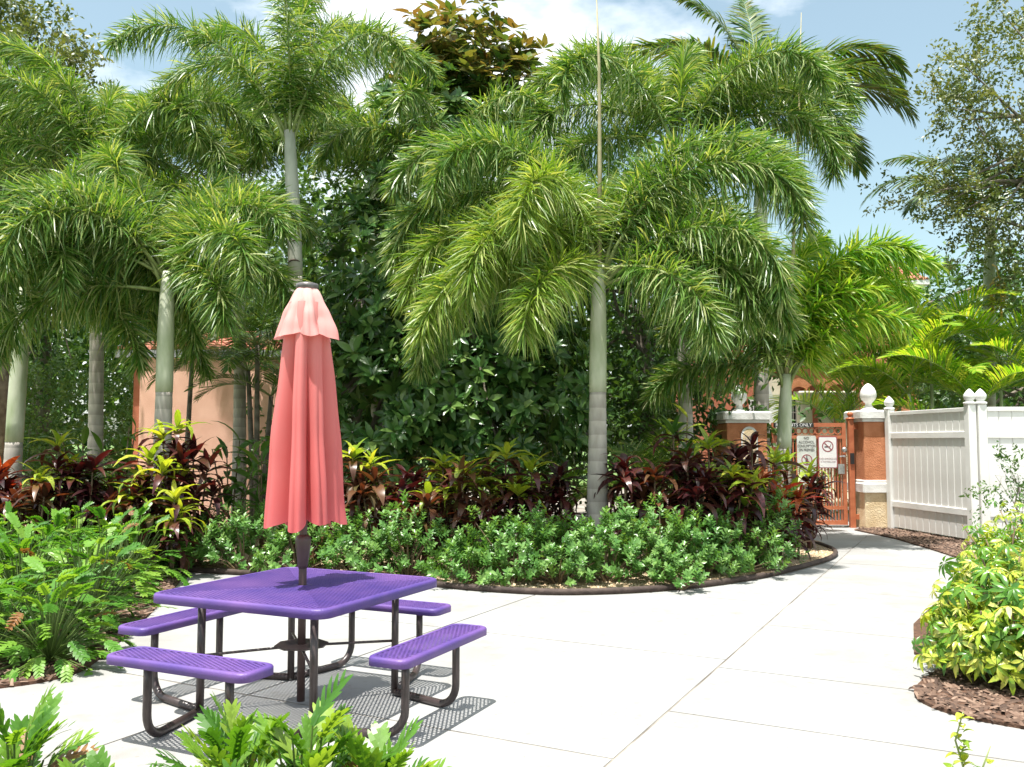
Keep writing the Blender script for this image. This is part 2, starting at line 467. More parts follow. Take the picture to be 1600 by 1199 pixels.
for ci in range(len(cols)-1):
    rows = rows_l if cols[ci+1] <= main_u + .01 else rows_r
    for ri in range(len(rows)-1):
        u0, u1, v0, v1 = cols[ci]+.007, cols[ci+1]-.007, rows[ri]+.010, rows[ri+1]-.010
        poly = []
        for u, v in ((u0,v0),(u1,v0),(u1,v1),(u0,v1)):
            q = gu*u + gv*v; poly.append((q.x, q.y))
        cx = sum(p[0] for p in poly)/4; cy = sum(p[1] for p in poly)/4
        if cy < .5 or cy > 24 or abs(cx) > 11 or (cy > 14.5 and cx < 2.5) or (cy > 17 and cx < 4.2): continue
        mb = MB(); b = .005
        inner = [(cx+(x-cx)*(1-b*.8), cy+(y-cy)*(1-b)) for x, y in poly]
        dz = random.uniform(-.0015, 0)
        mb.add([(x,y,-.02) for x,y in poly]+[(x,y,dz-.002) for x,y in poly]+[(x,y,dz) for x,y in inner],
               [(0,1,5,4),(1,2,6,5),(2,3,7,6),(3,0,4,7),(4,5,9,8),(5,6,10,9),(6,7,11,10),(7,4,8,11),(8,9,10,11)])
        mb.build('paving_slab', M_concrete, patio)

def flat_bed(name, pts, z, mat):
    mb = MB(); n = len(pts)
    top = [(p[0],p[1],z) for p in pts]; bot = [(p[0],p[1],-.05) for p in pts]
    mb.add(top+bot, [tuple(range(n))]+[(k,n+k,n+(k+1)%n,(k+1)%n) for k in range(n)])
    return tag(mb.build(name, mat), kind='structure')

def smooth_path(ctrl, n=8, closed=False):
    P = [Vector(p) for p in ctrl]; out = []
    m = len(P)
    for i in range(m if closed else m-1):
        p0 = P[(i-1)%m] if closed or i > 0 else P[i]
        p1 = P[i]; p2 = P[(i+1)%m]
        p3 = P[(i+2)%m] if closed or i+2 < m else p2
        for k in range(n):
            t = k/n
            out.append(.5*((2*p1)+(-p0+p2)*t+(2*p0-5*p1+4*p2-p3)*t*t+(-p0+3*p1-3*p2+p3)*t*t*t))
    if not closed: out.append(P[-1])
    return out

edge_px = [(150,884),(285,894),(440,902),(600,910),(760,925),(900,930),(1060,922),(1180,906),(1255,889),(1298,875),(1305,865),(1285,855),(1240,842)]
edge = smooth_path([on_ground(*p) for p in edge_px], 6)
bedpts = [(p.x,p.y) for p in edge] + [(gx(1215,16.2),16.2),(2.5,17.5),(-3,17.5),(-10,17.5),(-10,11.4)]
flat_bed('planting_bed', bedpts, .025, M_gravel)
mb = MB(); mb.tube([(p.x,p.y,.035) for p in edge], .032, 8)
tag(mb.build('bed_edging', M_edging, smooth=True), 'dark rubber edging curving round the gravel planting bed', 'edging')

def inside(poly, x, y):
    c = False; n = len(poly); j = n-1
    for i in range(n):
        if (poly[i][1] > y) != (poly[j][1] > y) and x < (poly[j][0]-poly[i][0])*(y-poly[i][1])/(poly[j][1]-poly[i][1])+poly[i][0]: c = not c
        j = i
    return c

def scatter_bits(name, poly, z, n, size, mat, label, cat, flat=.35, lens=(1,2.2)):
    xs = [p[0] for p in poly]; ys = [p[1] for p in poly]; pts = []
    while len(pts) < n:
        x, y = random.uniform(min(xs),max(xs)), random.uniform(min(ys),max(ys))
        if inside(poly, x, y): pts.append((x,y))
    P = np.array(pts)
    m = len(P)
    base = np.array([[-1,-.6,0],[1,-.8,0],[1.1,.5,0],[-.8,.8,0],[-.7,-.3,1],[.8,-.4,1],[.7,.4,1],[-.6,.4,1]])
    s = size*rng.uniform(.5,1.2,(m,1))
    sc = np.stack([s[:,0]*rng.uniform(*lens,m), s[:,0]*.6, s[:,0]*flat], 1)
    V = base[None]*sc[:,None,:]
    a = rng.uniform(0,6.28,m); tl = rng.uniform(-.5,.5,m)
    c_, s_ = np.cos(tl), np.sin(tl)
    x = V[...,0]*c_[:,None]-V[...,2]*s_[:,None]; zz = V[...,0]*s_[:,None]+V[...,2]*c_[:,None]
    c_, s_ = np.cos(a), np.sin(a)
    X = x*c_[:,None]-V[...,1]*s_[:,None]+P[:,0:1]; Y = x*s_[:,None]+V[...,1]*c_[:,None]+P[:,1:2]
    V = np.stack([X,Y,zz+z],-1)
    me = np_mesh(name, V, [(4,5,6,7),(0,1,5,4),(1,2,6,5),(2,3,7,6),(3,0,4,7)], mat)
    return tag(link(name, me), label, cat, kind='stuff')

front_strip = [(p.x,p.y) for p in edge]+[(p.x-.4*(p.x>4),p.y+1.3) for p in reversed(edge[:-12])]
scatter_bits('bed_pebbles', front_strip, .024, 9000, .014, M_pebble, 'loose tan pebbles covering the curved planting bed', 'pebbles', .7, (.7,1.2))

fl = Vector((gx(1391,15.9),15.9,0)); fr = Vector((gx(1517,13.7),13.7,0))
mulch1 = [(on_ground(1335,829).x,on_ground(1335,829).y)]+[(on_ground(*p).x,on_ground(*p).y) for p in ((1400,843),(1450,858),(1500,874),(1530,886))]+[(fr.x+3,fr.y-.6),(fr.x+3,fr.y+.6),(fr.x+.1,fr.y+.2),(fl.x+.1,fl.y+.3),(fl.x-.3,fl.y+.4)]
flat_bed('fence_mulch_bed', mulch1, .02, M_mulch_base)
scatter_bits('fence_mulch_chips', mulch1, .022, 5200, .028, M_chip, 'brown bark chips along the foot of the white fence', 'mulch')
tipc = [on_ground(*p) for p in ((1600,1140),(1520,1125),(1460,1108),(1429,1088),(1440,1068),(1480,1040))]
m2 = smooth_path(tipc, 5)
mulch2 = [(p.x,p.y) for p in m2]+[(2.95,6.6),(3.4,7.6),(4.2,8.8),(5.4,10.2),(8,10.6),(8,4.4),(4,4.6)]
flat_bed('schefflera_mulch_bed', mulch2, .02, M_mulch_base)
scatter_bits('schefflera_mulch_chips', [(p.x,p.y) for p in m2]+[(2.95,6.4),(3.6,6.8),(4.6,6.4),(4.4,4.9),(3.6,4.7)], .022, 3200, .024, M_chip, 'brown bark chips under the yellow variegated shrubs', 'mulch')
xl = smooth_path([on_ground(*p) for p in ((0,1076),(70,1066),(130,1048),(180,1010),(235,960),(285,905))], 5)
mulch3 = [(p.x,p.y) for p in xl]+[(-4.2,11.2),(-10,11.4),(-10,5.2),(-3.6,5.4)]
flat_bed('left_mulch_bed', mulch3, .02, M_mulch_base)
scatter_bits('left_mulch_chips', [(p.x,p.y) for p in xl]+[(-4.4,9.5),(-4.4,5.9)], .022, 1500, .026, M_chip, 'brown bark chips at the edge of the lobed-leaf plants', 'mulch')
mulch4 = [(-3.2,1.5),(-.1,1.5),(.0,2.6),(-.25,3.35),(-.8,3.6),(-1.6,3.6),(-3.2,3.9)]
flat_bed('near_mulch_bed', mulch4, .02, M_mulch_base)
flat_bed('near_right_mulch_bed', [(1.3,1.8),(3.2,1.8),(3.2,3.4),(2.2,3.6),(1.5,3.2)], .02, M_mulch_base)

# ------------------------------------------------------------------ walls, gate, fence
def finial_profile(h, r):
    # urn base, neck and egg
    return [(r*.95,0),(r*.95,h*.04),(r*.62,h*.10),(r*.40,h*.20),(r*.38,h*.27),(r*.55,h*.31),(r*.62,h*.34),(r*.85,h*.42),(r*.99,h*.52),(r,h*.60),(r*.92,h*.72),(r*.72,h*.84),(r*.42,h*.94),(r*.12,h)]

def pillar(name, x0, x1, y0, y1, ztop, label, split=None):
    o = empty(name, ((x0+x1)/2,(y0+y1)/2,0))
    hx, hy = (x1-x0)/2, (y1-y0)/2
    caph = .21
    if split:
        MB().cbox((-hx-.012,-hy-.012,0),(hx+.012,hy+.012,split-.11),.012).build('lower_shaft', M_stuccoY, o)
        MB().cbox((-hx,-hy,split+.11),(hx,hy,ztop-caph),.012).build('upper_shaft', M_stuccoO, o)
        b = MB(); b.cbox((-hx-.05,-hy-.05,split-.11),(hx+.05,hy+.05,split+.06),.02); b.cbox((-hx-.025,-hy-.025,split+.061),(hx+.025,hy+.025,split+.11),.015)
        b.build('band', M_capstone, o)
    else:
        MB().cbox((-hx,-hy,0),(hx,hy,ztop-caph),.012).build('shaft', M_stuccoO, o)
    c = MB()
    c.cbox((-hx-.03,-hy-.03,ztop-caph),(hx+.03,hy+.03,ztop-caph+.06),.012)
    c.cbox((-hx-.075,-hy-.075,ztop-caph+.061),(hx+.075,hy+.075,ztop),.03)
    c.build('capstone', M_capstone, o)
    return tag(o, label, 'pillar')

GY = 16.3
zt = zy(641, 16.0)
pr_x0, pr_x1 = gx(1350,16.0), gx(1388,16.0)
pillar('gate_pillar', pr_x0, pr_x1, 16.0, 16.7, zt, 'orange and cream stucco pillar between gate and white fence', split=zy(760,16.0))
fin_r = MB().lathe(finial_profile(.50,.145), 24).build('pillar_finial', M_capstone, None, True)
fin_r.location = ((pr_x0+pr_x1)/2, 16.3, zt)
tag(fin_r, 'white egg-shaped finial on the pillar beside the white fence', 'finial', 'egg finials on the gate pillars')
pl_x0, pl_x1 = gx(1136,16.0), gx(1199,16.0)
pillar('gate_pillar', pl_x0, pl_x1, 16.0, 17.2, zy(643,16.0), 'broad orange stucco pillar with plaque left of the gate')
f2 = fin_r.copy(); C.objects.link(f2); f2.location = (gx(1156,16.35), 16.35, zy(643,16.0))
f2['label'] = 'shaded egg-shaped finial on the pillar left of the gate'
def text_mesh(body, size, mat, extr=.0015):
    cu = bpy.data.curves.new('lettering', 'FONT')
    cu.body = body; cu.size = size; cu.align_x = 'CENTER'; cu.align_y = 'CENTER'; cu.extrude = extr
    cu.resolution_u = 3
    tmp = bpy.data.objects.new('lettering', cu)
    C.objects.link(tmp)
    bpy.context.view_layer.update()
    me = bpy.data.meshes.new_from_object(tmp)
    bpy.data.objects.remove(tmp); bpy.data.curves.remove(cu)
    me.materials.clear(); me.materials.append(mat)
    return me

FACE = Matrix.Rotation(R(90), 4, 'X')       # lettering stands up and faces -Y
def rrect(w, h, r, n=5):
    out = []
    for cx, cy, a0 in ((w/2-r,h/2-r,0),(-w/2+r,h/2-r,90),(-w/2+r,-h/2+r,180),(w/2-r,-h/2+r,270)):
        for k in range(n+1):
            a = R(a0+90*k/n); out.append((cx+r*math.cos(a), cy+r*math.sin(a)))
    return out
def ring_mesh(mb, r0, r1, cx, cy, z0, z1, M, n=28):
    v, f = [], []
    for z in (z0, z1):
        for k in range(n):
            a = 2*math.pi*k/n
            for r in (r0, r1): v.append(M @ Vector((cx+r*math.cos(a), cy+r*math.sin(a), z)))
    for k in range(n):
        j = (k+1) % n
        a0, b0, a1, b1 = 2*k, 2*k+1, 2*j, 2*j+1; N = 2*n
        f += [(N+a0,N+b0,N+b1,N+a1),(b0,b1,N+b1,N+b0),(a1,a0,N+a0,N+a1)]
    mb.add(v, f)
def bar2d(mb, x0, y0, x1, y1, w, z0, z1, M):
    d = Vector((x1-x0, y1-y0)).normalized(); nrm = Vector((-d.y, d.x))*w/2
    mb.prism([(x0-nrm.x,y0-nrm.y),(x1-nrm.x,y1-nrm.y),(x1+nrm.x,y1+nrm.y),(x0+nrm.x,y0+nrm.y)], z0, z1, M)

# plaque
pq = empty('plaque', (gx(1171,15.985), 15.99, zy(697,15.985))); tag(pq, 'arched cream plaque with rows of lettering on the orange pillar', 'plaque')
arch = [(-.15,-.36),(.15,-.36),(.15,.18)]+[(.15*math.cos(R(a)),.18+.17*math.sin(R(a))) for a in range(15,180,15)]+[(-.15,.18)]
MB().prism(arch, -.004, .018, FACE).build('border', M_capstone, pq)
MB().prism([(x*.8,y*.88) for x,y in arch], .0182, .024, FACE).build('face', M_stuccoY, pq)
pm = MB()
for i in range(9):
    y = .16-i*.052; x = -.09
    while x < .08:
        w = random.uniform(.015,.04); pm.prism([(x,y),(x+w,y),(x+w,y+.022),(x,y+.022)], .0242, .027, FACE); x += w+.012
pm.build('lettering', M_inkpale, pq)

# gate
gx0, gx1 = gx(1206,GY), gx(1321,GY)
gz1, gz0 = zy(661,GY), .05
gate = empty('entrance_gate', ((gx0+gx1)/2, GY, 0)); tag(gate, 'terracotta metal picket gate between the two stucco pillars', 'gate')
gw = (gx1-gx0)/2
fr_m = MB()
fr_m.box((-gw,-.03,gz0),(-gw+.07,.03,gz1)); fr_m.box((gw-.07,-.03,gz0),(gw,.03,gz1))
fr_m.build('frame_upright', M_gate, gate)
rails = [(gz1-.075,gz1-.002),(gz1-.29,gz1-.23),(.33,.39),(.05+.002,.13)]
for a, b in rails: MB().box((-gw+.0705,-.026,a),(gw-.0705,.026,b)).build('rail', M_gate, gate)
bar_me = MB().box((-.011,-.011,.392),(.011,.011,gz1-.292)).mesh('bar', M_gate)
nb = 21
for i in range(nb):
    link('bar', bar_me, gate, Matrix.Translation((-gw+.10+(2*gw-.20)*i/(nb-1),0,0)))
short = MB().box((-.011,-.011,.132),(.011,.011,.328)).mesh('short_bar', M_gate)
for i in range(nb): link('short_bar', short, gate, Matrix.Translation((-gw+.10+(2*gw-.20)*i/(nb-1),0,0)))
rg = MB(); ring_mesh(rg, .045, .065, 0, 0, -.012, .012, FACE, 14)
rgm = rg.mesh('ring', M_gate)
nr = 10
for i in range(nr): link('ring', rgm, gate, Matrix.Translation((-gw+.14+(2*gw-.28)*i/(nr-1),0,gz1-.152)))
lk = MB(); lk.box((gw-.16,-.05,.98),(gw-.045,-.031,1.16)); lk.tube([(gw-.06,-.03,1.30),(gw-.06,-.10,1.30)],.022,10); lk.tube([(gw-.06,-.10,1.30),(gw-.15,-.11,1.30)],.016,8)
lk.lathe([(.02,0),(.045,.01),(.05,.04),(.03,.06)],12,Matrix.Translation((gw-.05,-.05,1.42)) @ FACE)
lk.build('lock_handle', M_steel, gate)
gp = empty('gate_post', (gx(1329,GY), GY, 0)); tag(gp, 'square terracotta gate post with ball cap beside the pillar', 'post')
MB().cbox((-.05,-.05,0),(.05,.05,gz1+.06),.006).build('shaft', M_gate, gp)
MB().lathe([(.075,gz1+.061),(.08,gz1+.085),(.03,gz1+.10),(.028,gz1+.115),(.05,gz1+.14),(.055,gz1+.165),(.04,gz1+.195),(.01,gz1+.21)],14).build('cap', M_gate, gp, True)
for z in (gz1-.12, .15): MB().box((.051,-.03,z),(.17,.03,z+.09)).build('hinge_bracket', M_gate, gp)
MB().box((-.035,-.075,1.16),(.035,-.051,1.36)).build('keypad', M_black, gp)

def sign_base(name, px0, px1, py0, py1, label, mat, y=GY-.04, border=None, r=.03):
    d = y
    x0, x1 = gx(px0,d), gx(px1,d); z0, z1 = zy(py1,d), zy(py0,d)
    o = empty(name, ((x0+x1)/2, d, (z0+z1)/2)); tag(o, label, 'sign')
    w, h = x1-x0, z1-z0
    MB().prism(rrect(w,h,r), 0, .004, FACE).build('panel', border or mat, o)
    if border: MB().prism(rrect(w*.9,h*.94,r*.8), .0042, .0058, FACE).build('face', mat, o)
    return o, w, h
def letters(o, body, size, x, z, mat=None, lift=.0075, sx=1.0):
    link('lettering', text_mesh(body, size, mat or M_ink), o, Matrix.Translation((x,-lift,z)) @ FACE @ Matrix.Diagonal((sx,1,1,1)))
s1, w, h = sign_base('gate_sign', 1245, 1275, 681, 730, 'weathered sign forbidding alcohol with crossed-out bottle on the gate', M_signgrey)
for i, t in enumerate(('NO','ALCOHOL','CONSUMPTION','ON PREMISES')):
    letters(s1, t, .068, 0, h*.42-i*.072, lift=.006, sx=[.9,.9,.68,.72][i])
rd = MB(); ring_mesh(rd, .083, .10, 0, -h*.27, .0045, .006, FACE); bar2d(rd, -.062,-h*.27+.062,.062,-h*.27-.062,.017,.0062,.0075,FACE); rd.build('prohibition_ring', M_signred, s1)
bt = MB(); bt.prism([(-.026,-.075),(.026,-.075),(.026,.005),(.01,.03),(.01,.075),(-.01,.075),(-.01,.03),(-.026,.005)],.0043,.006,Matrix.Translation((0,0,-h*.27)) @ FACE); bt.build('bottle_symbol', M_ink, s1)
s2, w, h = sign_base('gate_sign', 1278, 1308, 682, 732, 'white no smoking sign with dark red border on the gate', M_signw, border=M_signred)
rd = MB(); ring_mesh(rd, .086, .105, 0, h*.19, .006, .0078, FACE); bar2d(rd, -.066,h*.19+.066,.066,h*.19-.066,.017,.008,.0092,FACE); rd.build('prohibition_ring', M_signred, s2)
cg = MB(); bar2d(cg,-.06,h*.19-.012,.045,h*.19-.012,.022,.006,.0077,FACE); bar2d(cg,.048,h*.19+.0,.06,h*.19+.035,.01,.006,.0077,FACE); cg.build('cigarette_symbol', M_ink, s2)
letters(s2, 'NO SMOKING', .05, 0, -h*.20, M_inkpale)
letters(s2, 'IN THE POOL AREA', .032, 0, -h*.29, M_inkpale)
s3, w, h = sign_base('gate_sign', 1249, 1274, 732, 768, 'small no dogs sign hanging below the alcohol sign', M_signgrey, y=GY-.036)
rd = MB(); ring_mesh(rd, .085, .10, 0, h*.17, .0045, .006, FACE); bar2d(rd,-.062,h*.17+.062,.062,h*.17-.062,.016,.0062,.0075,FACE); rd.build('prohibition_ring', M_signred, s3)
dg = MB(); T0 = Matrix.Translation((0,0,h*.17)) @ FACE
dg.prism([(-.05,-.045),(-.035,-.045),(-.033,-.01),(.02,-.01),(.022,-.045),(.037,-.045),(.04,.01),(.06,.02),(.06,.035),(.04,.05),(.028,.035),(.02,.015),(-.04,.015),(-.06,.04),(-.065,.035),(-.052,.005)],.0043,.006,T0); dg.build('dog_symbol', M_ink, s3)
s4, w, h = sign_base('gate_sign', 1209, 1272, 661, 668, 'narrow black strip reading residents only on the gate top', M_black, y=GY-.034, r=.004)
letters(s4, 'RESIDENTS ONLY', .085, 0, 0, M_signw, .006, 1.0)

# white vinyl fence
def fence_section(name, A, B, H, label, boards_n, flip=False, posts=(True,True)):
    d = (B-A); ln = d.length; ang = math.atan2(d.y, d.x)
    o = empty(name, A, ang); tag(o, label, 'fence')
    PW = .065
    def post(x):
        MB().cbox((x-PW,-PW,0),(x+PW,PW,H+.04),.01).build('post', M_white, o)
        prof = [(.085,0),(.095,.02),(.09,.035),(.06,.045),(.055,.06),(.075,.085),(.088,.12),(.085,.15),(.06,.19),(.03,.225),(.006,.245)]
        MB().lathe(prof, 16, Matrix.Translation((x,0,H+.041))).build('post_cap', M_white, o, True)
    if posts[0]: post(0)
    if posts[1]: post(ln)
    x0, x1 = PW+.001, ln-PW-.001
    zr = [(.30,.43),(H*.775,H*.775+.10),(H-.06,H)]
    zr[0] = (H*.20,H*.20+.10)
    for a, b in zr:
        r = MB(); r.cbox((x0,-.035,a),(x1,.035,b),.006); r.build('rail', M_white, o)
    w = (x1-x0)/boards_n
    for lo, hi in ((.06,zr[0][0]),(zr[0][1],zr[1][0]),(zr[1][1],zr[2][0])):
        me = MB().add([(.011,-.014,lo),(w-.011,-.014,lo),(w-.011,-.014,hi),(.011,-.014,hi),(0,0,lo),(w,0,lo),(w,0,hi),(0,0,hi),(0,.012,lo),(w,.012,lo),(w,.012,hi),(0,.012,hi)],
            [(0,1,2,3),(4,0,3,7),(1,5,6,2),(9,8,11,10),(5,9,10,6),(8,4,7,11)]).mesh('board', M_white)
        for i in range(boards_n):
            link('board', me, o, Matrix.Translation((x0+i*w, 0, 0)))
    return o
fence_section('vinyl_fence', fl, fr, 2.10, 'angled white vinyl fence panel beside the orange pillar', 12)
fr2 = fr + Vector((.155, -.03, 0))
fence_section('vinyl_fence', fr2, fr2 + Vector((3.2,-.22,0)), 2.10, 'sunlit white vinyl fence section at the right edge', 16)

# ------------------------------------------------------------------ buildings
def tiled_roof(parent, name, p00, p10, p11, p01, nx, ny):
    """a roof slope with barrel tiles; p00-p10 eave, p01-p11 ridge"""
    p00, p10, p11, p01 = map(Vector, (p00,p10,p11,p01))
    mb = MB(); mb.add([p00,p10,p11,p01], [(0,1,2,3)])
    ro = mb.build(name, M_tile, parent)
    nrm = (p10-p00).cross(p01-p00).normalized()
    t = MB()
    for j in range(ny):
        for i in range(nx):
            a, b = (i+.12)/nx, (i+.88)/nx
            v0, v1 = j/ny, min(1,(j+1.12)/ny)
            def pt(u,v): return (p00.lerp(p10,u)).lerp(p01.lerp(p11,u),v)
            q = []
            for v, h in ((v0,.075),(v1,.035)):
                A_, B_ = pt(a,v), pt(b,v); m_ = (A_+B_)/2
                q += [A_, A_.lerp(m_,.5)+nrm*h*.8, m_+nrm*h, B_.lerp(m_,.5)+nrm*h*.8, B_]
            t.add(q, [(0,1,6,5),(1,2,7,6),(2,3,8,7),(3,4,9,8),(0,4,3,2,1)])
    tag(t.build('roof_tiles', M_tile, ro), kind='stuff')
    return ro

# left pool house
wx0, wx1 = gx(216,17.6), gx(470,17.6)
ph = empty('pool_house', ((wx0+wx1)/2, 19, 0)); tag(ph, 'pink stucco building behind the palms at left', 'building')
hw = (wx1-wx0)/2
wall_h = 3.25
MB().box((-hw,-1.4,0),(hw,2.5,wall_h)).build('wall', M_stuccoP, ph)
MB().box((-hw-.19,-1.25,0),(-hw-.001,2.4,wall_h)).build('corner_wall', M_stuccoR, ph)
MB().cbox((-hw-.5,-1.46,wall_h+.001),(hw+.4,2.9,wall_h+.16),.02).build('eave', M_eave, ph)
ev = zy(553,17.6)
MB().cbox((-hw-.42,-1.2,ev),(-hw-.191,2.3,ev+.16),.02).build('side_canopy', M_eave, ph)
tiled_roof(ph, 'roof', (-hw-.5,-1.46,wall_h+.16),(hw+.4,-1.46,wall_h+.16),(hw-1,.6,wall_h+.75),(-hw+1,.6,wall_h+.75), 18, 8)

# right clubhouse behind the gate
CY = 22.0
cb = empty('clubhouse', (gx(1250,CY), CY, 0)); tag(cb, 'orange stucco clubhouse with cream columns and clay roof behind the gate', 'building')
ox = gx(1250,CY)
def lx(px, d=CY): return gx(px,d)-ox
bh = zy(560,CY+2.2)
MB().box((lx(1120),1.6,0),(lx(1420),5.5,4.1)).build('wall', M_stuccoR, cb)
def window(px0, px1, py0, py1, d):
    x0, x1, z0, z1 = gx(px0,d)-ox, gx(px1,d)-ox, zy(py1,d), zy(py0,d)
    y = d-CY-.05
    wf = MB()
    wf.box((x0-.06,y-.02,z0-.06),(x1+.06,y+.02,z0)); wf.box((x0-.06,y-.02,z1),(x1+.06,y+.02,z1+.06)); wf.box((x0-.06,y-.02,z0+.001),(x0,y+.02,z1-.001)); wf.box((x1,y-.02,z0+.001),(x1+.06,y+.02,z1-.001))
    wo = wf.build('window', M_white, cb)
    MB().box((x0,y-.005,z0),(x1,y+.005,z1)).build('pane', M_glass, wo)
    mu = MB()
    for k in (1,2): mu.box((x0+(x1-x0)*k/3-.012,y-.018,z0),(x0+(x1-x0)*k/3+.012,y-.006,z1))
    for k in (1,2,3): mu.box((x0,y-.0185,z0+(z1-z0)*k/4-.012),(x1,y-.0065,z0+(z1-z0)*k/4+.012))
    mu.build('muntin', M_white, wo)
window(1231,1243,622,668,CY+1.6); window(1174,1184,627,660,CY+1.6)
MB().box((lx(1262),1.54,0),(lx(1282),1.59,2.55)).build('doorway', M_black, cb)
# arcade: columns, arches
zc = zy(612,CY)
for px in (1258, 1291, 1325):
    x = lx(px)
    c = MB(); c.lathe([(.24,0),(.24,.15),(.2,.2),(.19,1.2),(.185,zc-.16),(.21,zc-.14),(.21,zc-.09),(.26,zc-.07),(.26,zc)],20,Matrix.Translation((x,0,0)))
    c.build('column', M_cream, cb, True)
x0, x1 = lx(1186), lx(1236)
# white curved flank wall beside the arcade
wpoly = [(x0,0),(x0+.55,0),(x0+.50,1.3),(x0+.38,2.0),(x0+.12,2.7),(x0,3.1)]
MB().prism([(x,z) for x,z in wpoly],-.5,.5,Matrix.Translation((0,-.3,0)) @ FACE).build('flank_wall', M_white, cb)
MB().box((x0+.45,.3,0),(x1-.15,.6,3.2)).build('cream_pier', M_cream, cb)
ztop = zy(548,CY)
def arch_face(xa, xb, zs, ztop_, y0, y1):
    r = (xb-xa)/2; c = (xa+xb)/2; n = 10
    pts = [(xa,zs)]+[(c-r*math.cos(math.pi*k/n), zs+.62*r*math.sin(math.pi*k/n)) for k in range(1,n)]+[(xb,zs),(xb,ztop_),(xa,ztop_)]
    # split to convex strips
    mb = MB()
    for k in range(n):
        a = (c-r*math.cos(math.pi*k/n), zs+.62*r*math.sin(math.pi*k/n)); b = (c-r*math.cos(math.pi*(k+1)/n), zs+.62*r*math.sin(math.pi*(k+1)/n))
        mb.prism([a,b,(b[0],ztop_),(a[0],ztop_)],-y1,-y0,FACE)
    return mb
for a, b in ((1236,1258),(1258,1291),(1291,1325)):
    arch_face(lx(a)+.001, lx(b)-.001, zc+.001, ztop, -.2, .2).build('arch', M_stuccoO, cb)
MB().cbox((lx(1228),-.32,ztop+.001),(lx(1345),.5,ztop+.2),.03).build('cornice', M_capstone, cb)
tiled_roof(cb, 'roof', (lx(1226),-.4,ztop+.22),(lx(1350),-.4,ztop+.22),(lx(1350),2.6,ztop+1.2),(lx(1226),2.6,ztop+1.2), 10, 8)
gp0 = zy(485,CY+2)
gbl = MB(); gbl.prism([(lx(1185),3.2),(lx(1262),3.2),(lx(1262),zy(540,CY)),(lx(1243),gp0),(lx(1205),zy(520,CY)),(lx(1185),zy(540,CY))],-2.8,-1.605,FACE)
gbl.build('gable', M_stuccoO, cb)
rk = MB()
rk.tube([(lx(1243),1.55,gp0+.05),(lx(1264),1.55,zy(536,CY)+.05)],.09,6); rk.tube([(lx(1243),1.55,gp0+.05),(lx(1200),1.55,zy(520,CY))],.09,6)
rk.build('gable_trim', M_white, cb)
# the higher tiled roof that shows between the fronds
CT = 26
ct = empty('tiled_tower', (gx(1385,CT),CT,0)); tag(ct, 'clay tiled hip roof on orange walls above the bright palms', 'building')
xw = gx(1425,CT)-gx(1385,CT); ze = zy(452,CT); zr_ = zy(392,CT)
MB().box((-xw,-.5,0),(xw,3,ze)).build('wall', M_stuccoO, ct)
MB().cbox((-xw-.3,-.8,ze+.001),(xw+.3,3.3,ze+.13),.02).build('eave', M_white, ct)
tiled_roof(ct, 'roof', (-xw-.3,-.8,ze+.135),(xw+.3,-.8,ze+.135),(xw-.45,1.2,zr_),(-xw+.45,1.2,zr_), 12, 7)

# ------------------------------------------------------------------ picnic table
TX, TY, TA = -1.255, 5.36, -.439
ZT, ZB, SIDE = .70, .46, 1.22
table = empty('picnic_table', (TX,TY,0), TA); tag(table, 'purple metal mesh picnic table with four attached benches', 'picnic table')

def clip_line(poly, p, d):
    t0, t1 = -1e9, 1e9; n = len(poly)
    for i in range(n):
        a, b = Vector(poly[i]), Vector(poly[(i+1)%n]); e = b-a; nrm = Vector((-e.y, e.x))   # inside on the left (ccw)
        den = nrm.dot(d); num = nrm.dot(a-p)
        if abs(den) < 1e-9:
            if nrm.dot(p-a) < 0: return None
            continue
        t = num/den
        if den > 0: t0 = max(t0,t)
        else: t1 = min(t1,t)
    return (t0,t1) if t1-t0 > .004 else None
def lattice(mb, poly, along_angle, z, spread=26, pitch=.0225, w=.0098, th=.003):
    """expanded metal: two families of crossing strands"""
    c = Vector((sum(p[0] for p in poly)/len(poly), sum(p[1] for p in poly)/len(poly)))
    for k, sgn in enumerate((-1,1)):
        a = along_angle + sgn*R(spread); d = Vector((math.cos(a), math.sin(a))); nn = Vector((-d.y,d.x))
        zz = z - k*.0016
        N = int(1.2/pitch)
        for i in range(-N, N+1):
            p = c + nn*(i*pitch); r = clip_line(poly, p, d)
            if not r: continue
            q0, q1 = p+d*r[0], p+d*r[1]; o = nn*w/2
            mb.add([(q0.x-o.x,q0.y-o.y,zz),(q1.x-o.x,q1.y-o.y,zz),(q1.x+o.x,q1.y+o.y,zz),(q0.x+o.x,q0.y+o.y,zz),
                    (q0.x-o.x,q0.y-o.y,zz-th),(q1.x-o.x,q1.y-o.y,zz-th),(q1.x+o.x,q1.y+o.y,zz-th),(q0.x+o.x,q0.y+o.y,zz-th)],
                   [(0,1,2,3),(7,6,5,4),(0,4,5,1),(2,6,7,3)])
def rim(mb, w, h, r, z0, z1, th=.012):
    """rounded skirt with a rolled top edge"""
    o = rrect(w,h,r,8); n = len(o)
    def inset(k): return [(x*(1-2*k/w), y*(1-2*k/h)) for x,y in o]
    rings = [(o,z0),(o,z1-.012),(inset(.004),z1-.004),(inset(.012),z1),(inset(.03),z1),(inset(.03),z1-.006),(inset(th),z1-.012),(inset(th),z0)]
    v = [(x,y,z) for ring,z in rings for x,y in ring]; f = []
    for k in range(len(rings)):
        k2 = (k+1) % len(rings)
        for j in range(n): f.append((k*n+j, k*n+(j+1)%n, k2*n+(j+1)%n, k2*n+j))
    mb.add(v, f)
top = MB(); rim(top, SIDE, SIDE, .085, ZT-.052, ZT)
top_o = top.build('tabletop', M_purple, table, True)
h = SIDE/2-.028
lat = MB()
g0 = .002
